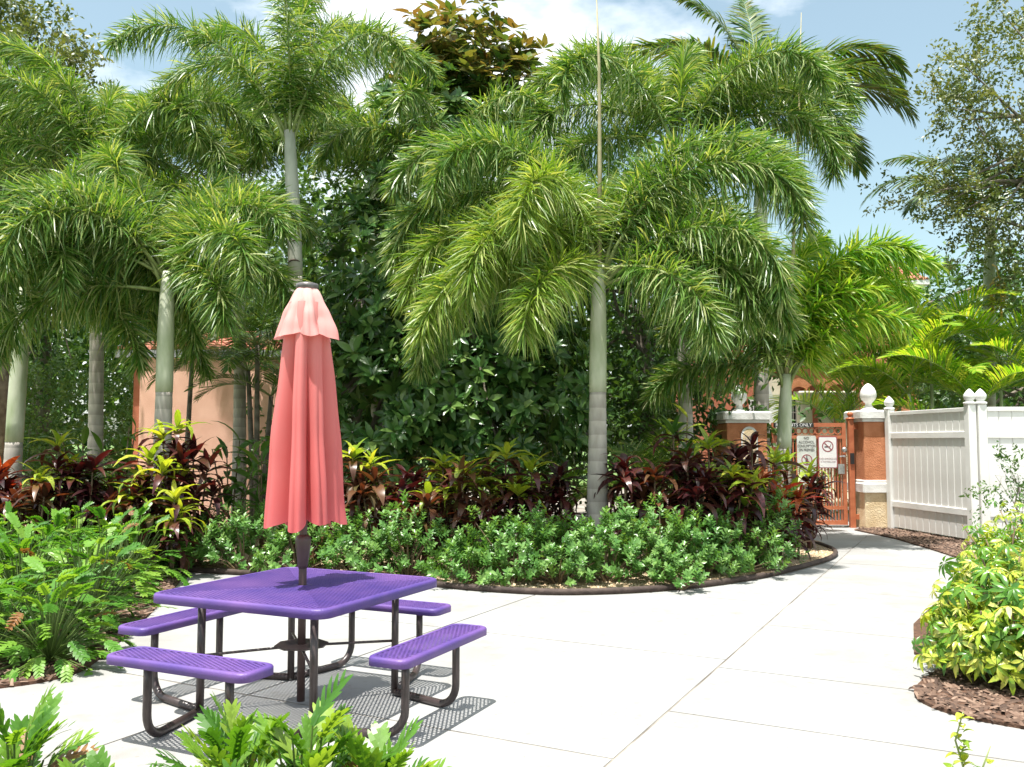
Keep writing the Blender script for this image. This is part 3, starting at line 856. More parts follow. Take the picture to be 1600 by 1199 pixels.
lattice(lat, [(-h,-h),(h,-h),(g0,-g0),(-g0,-g0)], 0, ZT-.003)
lattice(lat, [(h,-h),(h,h),(g0,g0),(g0,-g0)], math.pi/2, ZT-.003)
lattice(lat, [(h,h),(-h,h),(-g0,g0),(g0,g0)], 0, ZT-.003)
lattice(lat, [(-h,h),(-h,-h),(-g0,-g0),(-g0,g0)], math.pi/2, ZT-.003)
for sx, sy in ((1,1),(1,-1)):                                        # mitre ribs on the diagonals
    a = Vector((-h*sx,-h*sy,ZT-.0062)); b = Vector((h*sx,h*sy,ZT-.0062)); lat.tube([a,b],.0035,4)
lat.lathe([(.055,ZT-.010),(.055,ZT-.0005),(.03,ZT+.0012),(.027,ZT-.010)],20)
tag(lat.build('mesh_panel', M_purple, top_o), kind='stuff')
BL, BW, OFF = .95, .245, .165
def bench_meshes():
    b = MB(); rim(b, BL, BW, .06, ZB-.046, ZB)
    m = MB(); lattice(m, [(-BL/2+.028,-BW/2+.028),(BL/2-.028,-BW/2+.028),(BL/2-.028,BW/2-.028),(-BL/2+.028,BW/2-.028)], 0, ZB-.003)
    return b.mesh('bench', M_purple, True), m.mesh('mesh_panel', M_purple)
bm_, mm_ = bench_meshes()
LEG = .40
PR = .0225
def arc_pipe(p0, p1, z_top, r=.13):
    """pipe: down from under the bench at p0, bend, along the ground towards p1"""
    a = Vector((p0[0],p0[1],0)); d = Vector((p1[0]-p0[0],p1[1]-p0[1],0)).normalized()
    pts = [a+Vector((0,0,z_top)), a+Vector((0,0,(z_top+r)/2)), a+Vector((0,0,r+PR))]
    for k in range(1,8):
        t = R(90*k/7); pts.append(a + d*(r-r*math.cos(t)) + Vector((0,0,PR+r-r*math.sin(t))))
    pts.append(Vector((p1[0],p1[1],PR)))
    return pts
for k in range(4):
    rot = Matrix.Rotation(k*math.pi/2, 4, 'Z')
    off = SIDE/2+OFF+BW/2
    bo = link('bench', bm_, table, rot @ Matrix.Translation((0,-off,0)))
    tag(link('mesh_panel', mm_, bo), kind='stuff')
    # corner leg of the table
    lp = rot @ Vector((LEG,-LEG,0))
    tl = MB(); tl.tube([(lp.x,lp.y,PR*.6),(lp.x,lp.y,ZT-.012)], PR, 12)
    fl_ = MB(); tl.build('table_leg', M_frame, table, True)
    for s in (-1,1):
        p0 = rot @ Vector((s*.275,-off,0)); p1 = rot @ Vector((s*(LEG-.006),-LEG-.012,0))
        lg = MB(); lg.tube(arc_pipe(p0,p1,ZB-.012), PR, 12); lg.build('bench_leg', M_frame, table, True)
        MB().box((p0.x-.04,p0.y-.04,ZB-.016),(p0.x+.04,p0.y+.04,ZB-.0065)).build('bench_bracket', M_frame, table)
zb_ = .36
for sx, sy in ((1,1),(1,-1)):
    b = MB()
    a = Vector((-LEG*sx,-LEG*sy,zb_-(.03 if sy>0 else .045))); c = Vector((LEG*sx,LEG*sy,a.z))
    b.tube([a,a.lerp(c,.42)+Vector((0,0,.012)),a.lerp(c,.58)+Vector((0,0,.012)),c],.0085,8); b.build('brace', M_frame, table, True)
pl = MB(); pl.prism([(.16*math.cos(R(a)),.16*math.sin(R(a))) for a in range(0,360,45)],zb_-.015,zb_-.007)
pl.build('umbrella_plate', M_frame, table)

# ------------------------------------------------------------------ closed umbrella
um = empty('patio_umbrella', (TX,TY,0)); tag(um, 'closed faded coral umbrella standing through the purple table', 'umbrella')
po = MB(); po.tube([(0,0,.02),(0,0,.70),(0,0,1.4),(0,0,2.50)], .024, 16); po.build('pole', M_pole, um, True)
MB().lathe([(.027,.80),(.031,.82),(.046,.93),(.048,.965),(.042,.99),(.026,1.0)],18).build('crank_hub', M_pole, um, True)
MB().lathe([(.02,2.485),(.066,2.49),(.070,2.505),(.066,2.52),(.03,2.53),(.004,2.532)],20).build('cap', M_cap, um, True)
def canopy_mesh(name, z_top, z_bot, r_top, r_bot, lobes, power, depth, seed, hem, bleach, flare=1.0):
    rs = np.random.default_rng(seed)
    NA, NZ = 240, 44
    th = np.linspace(0, 2*np.pi, NA, endpoint=False)
    ph0 = rs.uniform(0, 6.28)
    jit = rs.uniform(-.16,.16,lobes); amp = rs.uniform(.75,1.25,lobes)
    lobe_w = rs.uniform(.75,1.3,lobes); lobe_w /= lobe_w.sum()
    ed = np.concatenate([[0],np.cumsum(lobe_w)])*2*np.pi
    k = np.clip(np.searchsorted(ed, th, side='right')-1, 0, lobes-1)
    loc = (th-ed[k])/(ed[k+1]-ed[k])                       # 0..1 inside each gore
    bump_ = np.abs(np.sin(np.pi*loc))**power               # pouch of cloth between creases
    second = .22*np.abs(np.sin(np.pi*2.5*loc+rs.uniform(0,6.28,lobes)[k]))
    V = np.zeros((NZ+1, NA, 3)); al = np.zeros((NZ+1, NA))
    tw = rs.uniform(-.25,.25,lobes)
    for j in range(NZ+1):
        s = j/NZ
        r = r_top + (r_bot-r_top)*(s**flare)
        dpt = depth*(.25+.75*min(1,s*1.6))
        rr = r*((1-dpt) + dpt*(bump_*amp[k]*.85+second*(.3+.7*s)))
        lean = .0
        ang = th + ph0 + .10*np.sin(2.2*s+tw[k]*6)*s + tw[k]*.35*s*np.sin(np.pi*loc)
        z = z_top + (z_bot-z_top)*s
        z = z + (hem*(bump_*-.55 + jit[k]*1.6*np.sin(np.pi*loc)))*max(0,(s-.55)/.45)**1.5
        z = z + .006*np.sin(9*s+5*loc)*s
        rr = rr*(1+.035*np.sin(7*s+3*k+4*loc)*s+.012*np.sin(17*s+k*2.1))
        V[j,:,0] = rr*np.cos(ang); V[j,:,1] = rr*np.sin(ang); V[j,:,2] = z
        al[j] = bleach[0]+(bleach[1]-bleach[0])*s
    me = bpy.data.meshes.new(name)
    fs = []
    for j in range(NZ):
        for i in range(NA):
            fs.append((j*NA+i, (j+1)*NA+i, (j+1)*NA+(i+1)%NA, j*NA+(i+1)%NA))
    me.from_pydata(V.reshape(-1,3).tolist(), [], fs)
    a = me.attributes.new('along','FLOAT','POINT'); a.data.foreach_set('value', al.ravel().astype(np.float32))
    me.polygons.foreach_set('use_smooth',[True]*len(me.polygons))
    me.materials.append(M_canopy)
    return me
link('canopy', canopy_mesh('canopy', 2.40, 1.10, .108, .224, 7, .85, .72, 5, .08, (.66,.2), .78), um)
link('vent_canopy', canopy_mesh('vent_canopy', 2.488, 2.20,    .066, .20, 6, 1.0, .36, 9, .04, (1.0,.72), .85), um)

# ------------------------------------------------------------------ vegetation generators
STRIP_F = [(0,1,3,2),(2,3,5,4),(4,5,6)]
STRIP_ALONG = np.array([0,0,.4,.4,.75,.75,1.0])
def leaflets(base, d, wv, L, W, g, curl=None):
    """strips with 7 verts. base,d,wv (m,3); L,W,g (m,)"""
    ts = (0,.38,.74,1.0); ws = (.45,1.0,.72,0)
    m = len(base); V = np.zeros((m,7,3)); i = 0
    down = np.array([0,0,-1.0])
    for t, w in zip(ts, ws):
        p = base + d*(L*t)[:,None] + down*(g*L*t*t)[:,None]
        if w > 0:
            V[:,i] = p - wv*(W*w*.5)[:,None]; V[:,i+1] = p + wv*(W*w*.5)[:,None]; i += 2
        else:
            V[:,i] = p
    return V

def frond_arrays(az, e0, L, droop, style, nleaf, leafL, leafW, seed, power=1.4, sway=0):
    rs = np.random.default_rng(seed)
    N = 26
    s = np.linspace(0,1,N)
    el = R(e0) - R(droop)*s**power
    aa = R(az) + R(sway)*s
    T = np.stack([np.cos(el)*np.cos(aa), np.cos(el)*np.sin(aa), np.sin(el)],1)
    P = np.concatenate([[[0,0,0]], np.cumsum((T[:-1]+T[1:])/2*(L/(N-1)),0)])
    S = np.stack([np.sin(aa), -np.cos(aa), np.zeros(N)],1)
    U = np.cross(S, T)
    if style == 'fox':
        ls = .16+.84*np.sort(rs.random(nleaf))**.92
    else:
        half = nleaf//2
        ls = .14+.86*np.repeat((np.arange(half)+.5)/half,2)+rs.normal(0,.003,half*2); nleaf = half*2
        ls = np.clip(ls,0,1)
    def ip(A): return np.stack([np.interp(ls,s,A[:,k]) for k in range(3)],1)
    b, t, sd, u = ip(P), norm(ip(T)), norm(ip(S)), norm(ip(U))
    if style == 'fox':
        ph = rs.uniform(0,2*np.pi,nleaf)
        rad = sd*np.cos(ph)[:,None]+u*np.sin(ph)[:,None]
        alpha = R(80)-R(26)*ls+rs.normal(0,.22,nleaf)
        d = norm(rad*np.sin(alpha)[:,None]+t*np.cos(alpha)[:,None]+rs.normal(0,.15,(nleaf,3)))
        prof = (.60+.40*np.sin(np.pi*np.clip(ls*.9,0,1)**.8))*(1-.35*np.maximum(0,ls-.8)/.2)
        LL = leafL*prof*rs.uniform(.8,1.15,nleaf)
        W = leafW*rs.uniform(.6,1.15,nleaf)
        wv = norm(np.cross(d, norm(rad+rs.normal(0,.9,(nleaf,3)))))
        g = rs.uniform(.12,.62,nleaf)
    else:
        side = np.tile([1,-1],nleaf//2)
        vee = {'areca':R(28),'royal':R(8),'pygmy':R(18)}[style]
        alpha = R(66)-R(34)*ls+rs.normal(0,.045,nleaf)
        rad = norm(sd*(side*np.cos(vee))[:,None]+u*(np.sin(vee)+rs.normal(0,.10,nleaf))[:,None])
        d = norm(rad*np.sin(alpha)[:,None]+t*np.cos(alpha)[:,None])
        prof = np.clip(.45+.75*np.sin(np.pi*np.clip(ls,0,1)**.85)*.85,0,1.05)*(1-.35*np.maximum(0,ls-.75)/.25)
        LL = leafL*prof*rs.uniform(.9,1.06,nleaf)
        W = leafW*rs.uniform(.85,1.1,nleaf)
        wv = norm(t-d*(t*d).sum(1,keepdims=True))
        g = {'areca':.22,'royal':.38,'pygmy':.16}[style]*rs.uniform(.6,1.4,nleaf)
    V = leaflets(b,d,wv,LL,W,g)
    return V, P, rs.random(nleaf)

def add_frond(parent, base, az, e0, L, droop, style, mat, nleaf, leafL, leafW, seed, power=1.4, sway=0, name='frond', r0=.022):
    V, P, tint = frond_arrays(az,e0,L,droop,style,nleaf,leafL,leafW,seed,power,sway)
    me = np_mesh(name, V, STRIP_F, mat, tint, STRIP_ALONG)
    o = link(name, me, parent, Matrix.Translation(base))
    mb = MB(); pts = [Vector(p) for p in P[::3]]; n = len(pts)
    mb.tube(pts, [r0*(1-.85*i/(n-1)) for i in range(n)], 6)
    mb.build('rachis', M_rachis, o, True)
    return o

def palm(name, px, d, crown_px, crown_py, r_base, r_top, shaft_py, fronds, label, mat, spear=None, nleaf=330, leafL=.62, leafW=.0205, shaft_mat=None, style='fox', bulge=1.12, scars=False, cat='palm tree', group=None, seed0=0, dens=1.0):
    base = Vector((gx(px,d), d, 0)); top = at(crown_px, crown_py, d)
    o = empty(name, base); tag(o, label, cat, group)
    tv = top - base
    zs = zy(shaft_py, d)
    def axis(z):
        t = z/tv.z; return Vector((tv.x*t*t, tv.y*t, z))
    # ringed grey trunk
    pts, rad = [], []
    nz_ = max(8, int(zs/.16)*3)
    for i in range(nz_+1):
        z = zs*i/nz_; t = z/tv.z
        r = r_base + (r_top*1.25-r_base)*t**.8
        r *= 1+ (bulge-1)*math.exp(-((z-.75)/.65)**2) + .12*math.exp(-z/.15)
        if i % 3 == 2: r *= .975
        pts.append(axis(z)); rad.append(r)
    tb = MB(); tb.tube(pts, rad, 18); tb.build('trunk', M_trunk, o, True)
    # smooth crownshaft
    r1 = rad[-1]; pts, rad = [], []
    for i in range(9):
        t = i/8; z = zs-.01+(tv.z-zs+.01)*t
        pts.append(axis(z)); rad.append(r1*1.02+(r_top-r1)*t+.012*math.sin(math.pi*t))
    sb = MB(); sb.tube(pts, rad, 16); so = sb.build('crownshaft', shaft_mat or M_shaft, o, True)
    if scars:
        for i in range(6):
            z = zs+(tv.z-zs)*(.08+.14*i); c = axis(z); rr = np.interp(z,[zs,tv.z],[r1,r_top])
            sc = MB(); a0 = 200+i*47
            sc.tube([c+Vector(((rr+.006)*math.cos(R(a)),(rr+.006)*math.sin(R(a)),.05*math.sin(R((a-a0)*1.2)))) for a in range(a0,a0+150,25)],[.002,.012,.016,.016,.012,.002],5)
            sc.build('leaf_scar', M_scar, o, True)
    for i, fdef in enumerate(fronds):
        az, e0, L, droop = fdef[:4]
        if style == 'fox':
            L, e0, droop = L*1.30*(.92+.16*((i*53)%7)/6), min(87,e0+10+((i*29)%9)-4), droop+34+((i*41)%17)-8
        else: L *= 1.15
        m_ = fdef[4] if len(fdef) > 4 and fdef[4] else mat
        sc_ = fdef[5] if len(fdef) > 5 else 1.0
        b = axis(tv.z-.05-.10*(i%3)) + Vector((math.cos(R(az)),math.sin(R(az)),0))*r_top*.6
        add_frond(o, b, az, e0, L, droop, style, m_, int(nleaf*dens*(2.6 if style=='fox' else 1)*min(1.25,L/2.9)), leafL*sc_*(.76 if style=='fox' else 1), leafW, seed0*100+i*7+int(px), power=1.7, sway=((i*37)%21-10), r0=.026 if style=='fox' else .018)
    if spear:
        tip = at(spear[0], spear[1], d)-base
        b = axis(tv.z-.1)
        sp = MB(); sp.tube([b, b.lerp(tip,.35)+Vector((.025,0,0)), b.lerp(tip,.7)+Vector((.03,0,0)), tip], [.034,.027,.019,.005], 8); sp.build('spear_leaf', M_spear, o, True)
    return o

# ------------------------------------------------------------------ foxtail palms
palm('foxtail_palm', 933, 11.0, 936, 415, .135, .072, 612, [
    (186,66,3.1,118), (172,50,2.7,120), (212,42,2.1,120,M_foxlime,1.05), (238,50,2.0,150,M_foxlime), (-4,64,2.9,120), (-28,34,2.1,115,None,.95), (222,22,2.1,95,M_foxlime), (338,16,2.0,90), (196,28,2.3,105,M_foxlime),
    (14,48,2.6,118), (342,58,2.6,130), (80,66,2.4,95), (130,60,2.6,105), (45,60,2.7,110), (200,74,2.9,125),
    (212,0,2.2,58,M_foxlime), (242,-6,1.9,52,M_foxlime), (-24,2,1.9,60), (312,-8,1.7,52), (160,4,2.2,60)],
    'tall foxtail palm with stout ringed trunk in the middle of the bed', M_foxtail, spear=(931,-30), nleaf=390, leafL=.66, seed0=1)
palm('foxtail_palm', 468, 12.6, 452, 205, .115, .075, 432, [
    (168,58,2.6,110), (150,74,2.4,70), (60,80,2.6,40), (88,84,2.5,25), (15,62,2.4,95), (205,62,2.3,100), (-30,60,2.2,110), (280,80,2.0,50)],
    'slender grey foxtail palm rising behind the closed umbrella', M_foxtail, nleaf=300, leafL=.60, leafW=.02, shaft_mat=M_shaftgrey, scars=True, seed0=2)
palm('foxtail_palm', 254, 11.4, 262, 425, .125, .075, 612, [
    (176,62,2.5,125), (196,44,2.2,120), (140,66,2.7,95), (10,62,1.7,110), (-16,52,1.5,110), (340,64,1.7,115), (225,40,2.0,120), (70,70,2.4,80), (320,30,1.9,100), (205,22,2.0,90), (350,20,1.5,85), (200,-4,1.9,56), (318,-4,1.4,56), (45,58,2.5,105), (215,62,2.4,125)],
    'foxtail palm with green crownshaft in front of the pink wall', M_foxtail, nleaf=370, leafL=.60, seed0=3)
palm('foxtail_palm', 20, 12.0, 40, 450, .120, .075, 690, [
    (150,62,2.5,110), (20,60,2.6,120), (-12,46,2.3,120), (60,72,2.9,85), (330,60,2.3,125), (350,24,2.2,95), (310,34,2.0,110), (345,-4,2.0,56), (25,0,2.1,60), (180,56,2.3,120), (100,70,2.6,85), (40,66,3.0,100)],
    'foxtail palm with pale trunk at the left edge', M_foxtail, nleaf=350, leafL=.58, seed0=4)
palm('foxtail_palm', 1222, 13.0, 1229, 585, .125, .065, 700, [
    (172,72,2.4,115), (188,60,1.9,105), (205,66,1.9,115), (180,8,1.6,50), (150,74,2.5,90), (-4,68,2.4,70,M_foxbright), (12,58,2.3,66,M_foxbright), (340,52,1.8,62,M_foxbright), (55,78,2.5,50,M_foxbright), (335,76,1.7,70,M_foxbright), (90,76,2.3,75,M_foxbright), (25,74,2.4,60,M_foxbright), (352,78,2.2,75,M_foxbright)],
    'foxtail palm leaning by the gate at the right tip of the bed', M_foxtail, spear=(1252,20), nleaf=350, leafL=.62, leafW=.027, dens=.9, seed0=5)
palm('foxtail_palm', 1072, 13.4, 1062, 228, .12, .075, 520, [
    (176,62,2.8,115), (-6,58,2.8,118), (20,66,2.9,105), (155,66,2.6,100), (330,56,2.5,120), (215,56,2.4,120), (190,30,2.4,100), (345,26,2.5,100), (75,76,2.4,60), (110,70,2.5,80), (350,44,2.4,120), (318,-2,1.9,62), (205,-4,2.2,60)],
    'bushy foxtail palm behind and right of the central trunk', M_foxtail, nleaf=360, leafL=.64, seed0=6)
palm('foxtail_palm', 150, 13.8, 150, 275, .12, .075, 520, [
    (176,60,2.7,115), (0,58,2.7,115), (-25,58,2.5,120), (205,60,2.5,120), (150,70,2.6,80), (170,78,3.0,95), (190,30,2.4,100), (60,72,2.4,80), (345,34,2.4,110), (100,74,2.5,60), (25,66,2.8,100), (340,-2,2.3,60), (200,-2,2.2,60), (300,0,2.1,62)],
    'crown of the foxtail palm standing between the two left trunks', M_foxtail, nleaf=330, leafL=.58, seed0=7)
palm('foxtail_palm', 700, 14.2, 690, 300, .12, .075, 520, [
    (178,58,2.4,115), (0,60,2.4,115), (200,62,2.3,120), (325,62,2.2,120), (260,66,2.2,115), (90,72,2.2,70)],
    'foxtail palm half hidden in the dark leaves right of the umbrella', M_foxtail, nleaf=300, leafL=.56, seed0=8)

palm('foxtail_palm', 375, 15.4, 372, 300, .12, .075, 520, [
    (176,62,2.6,100), (4,60,2.6,100), (200,50,2.3,100), (150,74,2.6,70), (30,72,2.6,75), (90,78,2.3,40), (222,66,2.2,105), (200,-2,2.2,60), (165,4,2.2,60)],
    'foxtail palm crown above the pink building left of the grey palm', M_foxtail, nleaf=300, leafL=.60, seed0=11)
palm('foxtail_palm', 590, 15.8, 585, 290, .12, .075, 520, [
    (176,62,2.6,100), (4,60,2.6,100), (200,50,2.3,100), (340,56,2.4,105), (150,74,2.6,70), (30,72,2.6,75), (90,78,2.3,40), (222,66,2.2,105)],
    'foxtail palm crown in the gap just right of the grey palm', M_foxtail, nleaf=300, leafL=.60, seed0=12)
# flat-fronded palms
palm('royal_palm', 1190, 17.0, 1190, 180, .16, .09, 420, [
    (100,86,2.8,40), (150,82,3.0,55), (176,58,3.2,85), (10,52,3.1,110), (-6,34,2.7,95), (22,20,2.5,85), (205,50,2.7,95), (150,70,2.8,70), (330,50,2.4,110), (60,70,2.8,80), (352,62,3.0,120)],
    'tall palm with flat arching fronds against the sky at right', M_royal, nleaf=150, leafL=.80, leafW=.055, style='royal', seed0=9)
palm('fruiting_palm', 1546, 18.0, 1548, 345, .13, .085, 520, [
    (176,52,2.6,110), (200,40,2.2,100), (0,50,2.4,110), (150,70,2.4,80), (270,55,2.1,110), (330,50,2.2,110), (60,70,2.2,80), (225,64,2.3,110)],
    'thin palm with hanging yellow fruit at the right edge', M_royal, nleaf=120, leafL=.62, leafW=.045, style='royal', seed0=10)
# yellow fruit cluster
fc = empty('fruit_cluster', at(1560,430,17.6)); tag(fc, 'bunch of yellow palm fruit hanging at the right edge', 'fruit')
stp, brr = MB(), MB()
stp.tube([(0,.2,.25),(0,.05,.18),(0,0,0)],.02,6)
for i in range(26):
    a = random.uniform(0,6.28); r = random.uniform(.02,.20); ln = random.uniform(.4,1.0)
    pts = [(0,0,0),(r*.7*math.cos(a),r*.7*math.sin(a),-.12),(r*math.cos(a),r*math.sin(a),-ln)]
    stp.tube(pts,.006,4)
    for k in range(20):
        t = random.uniform(.1,1); z = -.12-(ln-.12)*t
        c = Vector((r*(.7+.3*t)*math.cos(a)+random.uniform(-.03,.03), r*(.7+.3*t)*math.sin(a)+random.uniform(-.03,.03), z)); q = .021
        brr.add([c+Vector(v)*q for v in ((1,0,0),(0,1,0),(-1,0,0),(0,-1,0),(0,0,1),(0,0,-1))],[(0,1,4),(1,2,4),(2,3,4),(3,0,4),(1,0,5),(2,1,5),(3,2,5),(0,3,5)])
stp.build('stalk', M_fruit, fc); tag(brr.build('berries', M_fruit, fc), kind='stuff')

def clump_palm(name, px, d, stems, label, mat, nleaf=84, leafL=.58, leafW=.034, style='areca', seed0=0, stem_r=.035):
    """several thin stems from one base; stems: (dx, height, lean_az, [fronds])"""
    base = Vector((gx(px,d), d, 0)); o = empty(name, base); tag(o, label, 'palm')
    for si, (dx, dy, hgt, fr_) in enumerate(stems):
        b = Vector((dx*.35,dy*.35,0)); t = Vector((dx,dy,hgt))
        m = MB(); m.tube([b,b.lerp(t,.5)+Vector((dx*-.1,0,0)),t],[stem_r*1.2,stem_r,stem_r*.8],8); m.build('stem', M_shaft if style=='areca' else M_bark, o, True)
        for i, (az,e0,L,dr) in enumerate(fr_):
            add_frond(o, t, az, e0, L, dr, style, mat, int(nleaf*L/2), leafL, leafW, seed0*1000+si*50+i, power=1.3, r0=.014)
    return o
def fan(n, e=(40,75), L=(1.6,2.3), dr=(70,105), a0=0, seed=0):
    r = random.Random(seed)
    return [((a0+i*137.5)%360, r.uniform(*e), r.uniform(*L), r.uniform(*dr)) for i in range(n)]
AF = dict(e=(42,80), L=(1.7,2.4), dr=(70,105))
clump_palm('areca_palm', 1372, 18.6, [(-.6,0,2.6,fan(8,**AF,seed=1)),(.5,-.2,2.9,fan(8,a0=60,**AF,seed=2)),(.1,.3,3.6,fan(8,a0=20,**AF,seed=3)),(0,-.4,1.9,fan(7,a0=100,**AF,seed=31)),(-.9,-.2,1.8,fan(7,a0=10,**AF,seed=34))], 'bright green areca palm behind the pillar finial', M_areca, seed0=21)
clump_palm('areca_palm', 1462, 17.3, [(-.5,0,2.5,fan(6,**AF,seed=4)),(.5,-.2,2.2,fan(6,a0=60,**AF,seed=5)),(.1,.3,3.4,fan(7,a0=20,**AF,seed=6)),(0,-.5,1.2,fan(5,a0=40,**AF,seed=32))], 'tall yellow-green areca palm behind the angled fence panel', M_areca, seed0=22)
clump_palm('areca_palm', 1572, 16.6, [(-.5,0,2.2,fan(6,**AF,seed=7)),(.5,-.2,2.4,fan(6,a0=60,**AF,seed=8)),(.1,.3,3.0,fan(6,a0=20,**AF,seed=9)),(0,-.4,1.1,fan(5,a0=80,**AF,seed=33))], 'spreading areca palm behind the sunlit fence at right', M_areca, seed0=23)
PF = dict(e=(25,78), L=(1.3,1.8), dr=(65,105))
clump_palm('pygmy_date_palm', 405, 14.2, [(-.2,0,2.7,fan(8,**PF,seed=11)),(.15,.1,2.3,fan(6,**PF,a0=40,seed=12)),(.0,-.2,3.1,fan(8,**PF,a0=70,seed=13))], 'fine-leaved palm clump in front of the pink wall', M_pygmy, 110, .40, .024, 'pygmy', 24, .045)
clump_palm('pygmy_date_palm', 285, 15.0, [(.1,.1,3.1,fan(9,**PF,a0=30,seed=15))], 'single-stemmed fine-leaved palm left of the clump at the pink wall', M_pygmy, 110, .40, .024, 'pygmy', 25, .045)
clump_palm('understory_palm', 170, 14.0, [(0,0,.5,fan(9,(25,65),(1.2,1.7),(60,90),seed=16))], 'low arching palm between the left trunks above the ti plants', M_foxtail, 110, .42, .03, 'areca', 26, .04)
clump_palm('understory_palm', 800, 13.2, [(-.4,0,.4,fan(9,(25,65),(1.1,1.5),(60,90),seed=17)),(.5,.2,.5,fan(8,(25,65),(1.1,1.5),(60,90),seed=18))], 'shaded fern-like palm behind the lime ti plants', M_pygmy, 110, .40, .03, 'areca', 27, .04)
clump_palm('understory_palm', 620, 12.8, [(0,0,.4,fan(9,(25,65),(1.1,1.5),(60,90),seed=19))], 'shaded fern-like palm just right of the umbrella', M_pygmy, 110, .40, .03, 'areca', 28, .04)
clump_palm('understory_palm', 1020, 13.0, [(0,0,.7,fan(11,(30,75),(1.3,1.8),(60,100),seed=20))], 'drooping green palm between the central trunk and pillar', M_foxtail, 130, .42, .026, 'areca', 29, .04)

# ------------------------------------------------------------------ broadleaf trees
def leaf_template(nseg, w, fold=.18, bend=.25, tip=1.0, shape=.75):
    """unit-length leaf along +X, normal +Z, 3 verts per row"""
    vs, fs = [], []
    for i in range(nseg+1):
        t = i/nseg
        ww = w*.5*max(.04,math.sin(math.pi*(t**shape)*.985+.015))
        z = -bend*t*t
        vs += [(t,-ww,z+fold*ww),(t,0,z),(t,ww,z+fold*ww)]
    for i in range(nseg):
        a = i*3; fs += [(a,a+3,a+4,a+1),(a+1,a+4,a+5,a+2)]
    return np.array(vs), fs

def frames(dirs, up=None, roll=None):
    d = norm(dirs)
    ref = np.tile([0,0,1.0],(len(d),1)) if up is None else up
    s = np.cross(ref, d); bad = np.linalg.norm(s,axis=1) < 1e-4; s[bad] = [1,0,0]
    s = norm(s); u = np.cross(d, s)
    if roll is not None:
        c, q = np.cos(roll)[:,None], np.sin(roll)[:,None]; s, u = s*c+u*q, u*c-s*q
    return np.stack([d,s,u],2)       # columns = local axes

def place(tv, base, F, L):
    return base[:,None,:] + np.einsum('mij,nj->mni', F, tv)*L[:,None,None]

def ellipsoids(n, lobes, seed, shell=.55):
    """points in a set of ellipsoids (cx,cy,cz,rx,ry,rz), biased to the outer shell; returns pts and outward dirs"""
    rs = np.random.default_rng(seed)
    vol = np.array([l[3]*l[4]*l[5] for l in lobes])**.7; k = rs.choice(len(lobes), n, p=vol/vol.sum())
    d = norm(rs.normal(0,1,(n,3))); r = shell+(1-shell)*rs.random(n)**.6
    r *= 1+rs.normal(0,.07,n)
    lb = np.array(lobes)[k]
    return lb[:,:3]+d*r[:,None]*lb[:,3:6], d

def limb_set(o, trunk_top, targets, r0, mat, name='limb'):
    mb = MB()
    for t in targets:
        t = Vector(t); s = Vector((trunk_top.x,trunk_top.y,trunk_top.z*random.uniform(.45,1)))
        mid = s.lerp(t,.5)+Vector((random.uniform(-.2,.2),random.uniform(-.2,.2),random.uniform(.05,.3)))
        mb.tube([s,mid,t],[r0*.5,r0*.3,r0*.08],6,cap=False)
    mb.build(name, mat, o, True)

# magnolia: rosettes of glossy leaves
mg = empty('magnolia_tree', (gx(695,14.8),14.8,0)); tag(mg, 'dense dark glossy magnolia with coppery top behind the umbrella', 'tree')
tb = MB(); tb.tube([(0,0,0),(.05,0,1.2),(-.05,.05,3),(.1,0,5.5),(.25,0,7.8)],[.2,.16,.14,.10,.03],12); tb.build('trunk', M_bark, mg, True)
tv7, tf7 = leaf_template(3,.42,.25,.18)
def rosette_np(n, seed, flat=.75):
    rs = np.random.default_rng(seed); k = n
    a = np.arange(k)*2.4+rs.random()*6; e = rs.uniform(.05,1.1,k)*flat
    d = np.stack([np.cos(a)*np.cos(e),np.sin(a)*np.cos(e),np.sin(e)],1)
    return place(tv7, d*.02, frames(d,roll=rs.normal(0,.3,k)), .19*rs.uniform(.75,1.15,k))
mag_lobes = [(.1,0,5.9,1.5,1.3,2.4),(-1.1,-.2,4.0,1.4,1.2,1.8),(1.1,-.2,4.2,1.5,1.2,2.0),(-.9,-.4,2.2,1.5,1.2,1.5),(1.0,-.4,2.3,1.6,1.2,1.5),(.2,-.6,3.4,1.6,1.2,2.2)]
pts, dirs = ellipsoids(2000, mag_lobes, 3, .6)
dirs = norm(dirs*np.array([1,1,.6])+np.array([0,-.15,.55])+rng.normal(0,.25,dirs.shape))
ros = [rosette_np(9,100+i) for i in range(6)]
ros_me = [np_mesh('leaf_cluster', r, tf7, M_magnolia, smooth=True) for r in ros]
order = np.argsort(pts[:,1])
near = [i for i in order if pts[i,2] > 1.2][:280]; nearset = set(near)
def basis(d, roll):
    F = frames(np.array([d]))[0]      # d, s, u  -> local Z must be d
    M = Matrix(((F[0,1],F[0,2],F[0,0],0),(F[1,1],F[1,2],F[1,0],0),(F[2,1],F[2,2],F[2,0],0),(0,0,0,1)))
    return M @ Matrix.Rotation(roll,4,'Z')
for i in near:
    s = random.uniform(.95,1.5)
    link('leaf_cluster', ros_me[i%6], mg, Matrix.Translation(pts[i]) @ basis(dirs[i],random.uniform(0,6.28)) @ Matrix.Scale(s,4))
def merged(o, name, pts, dirs, protos, faces, mat, smin=.8, smax=1.25, smooth=True):
    Vs = []
    for i in range(len(pts)):
        M = basis(dirs[i],random.uniform(0,6.28)); A = np.array(M.to_3x3())*random.uniform(smin,smax)
        Vs.append(protos[i%len(protos)] @ A.T + pts[i])
    V = np.concatenate(Vs)
    return tag(link(name, np_mesh(name, V, faces, mat, smooth=smooth), o), kind='stuff')
rest = [i for i in range(len(pts)) if i not in nearset]
merged(mg, 'crown', pts[rest], dirs[rest], ros, tf7, M_magnolia, .95, 1.5)
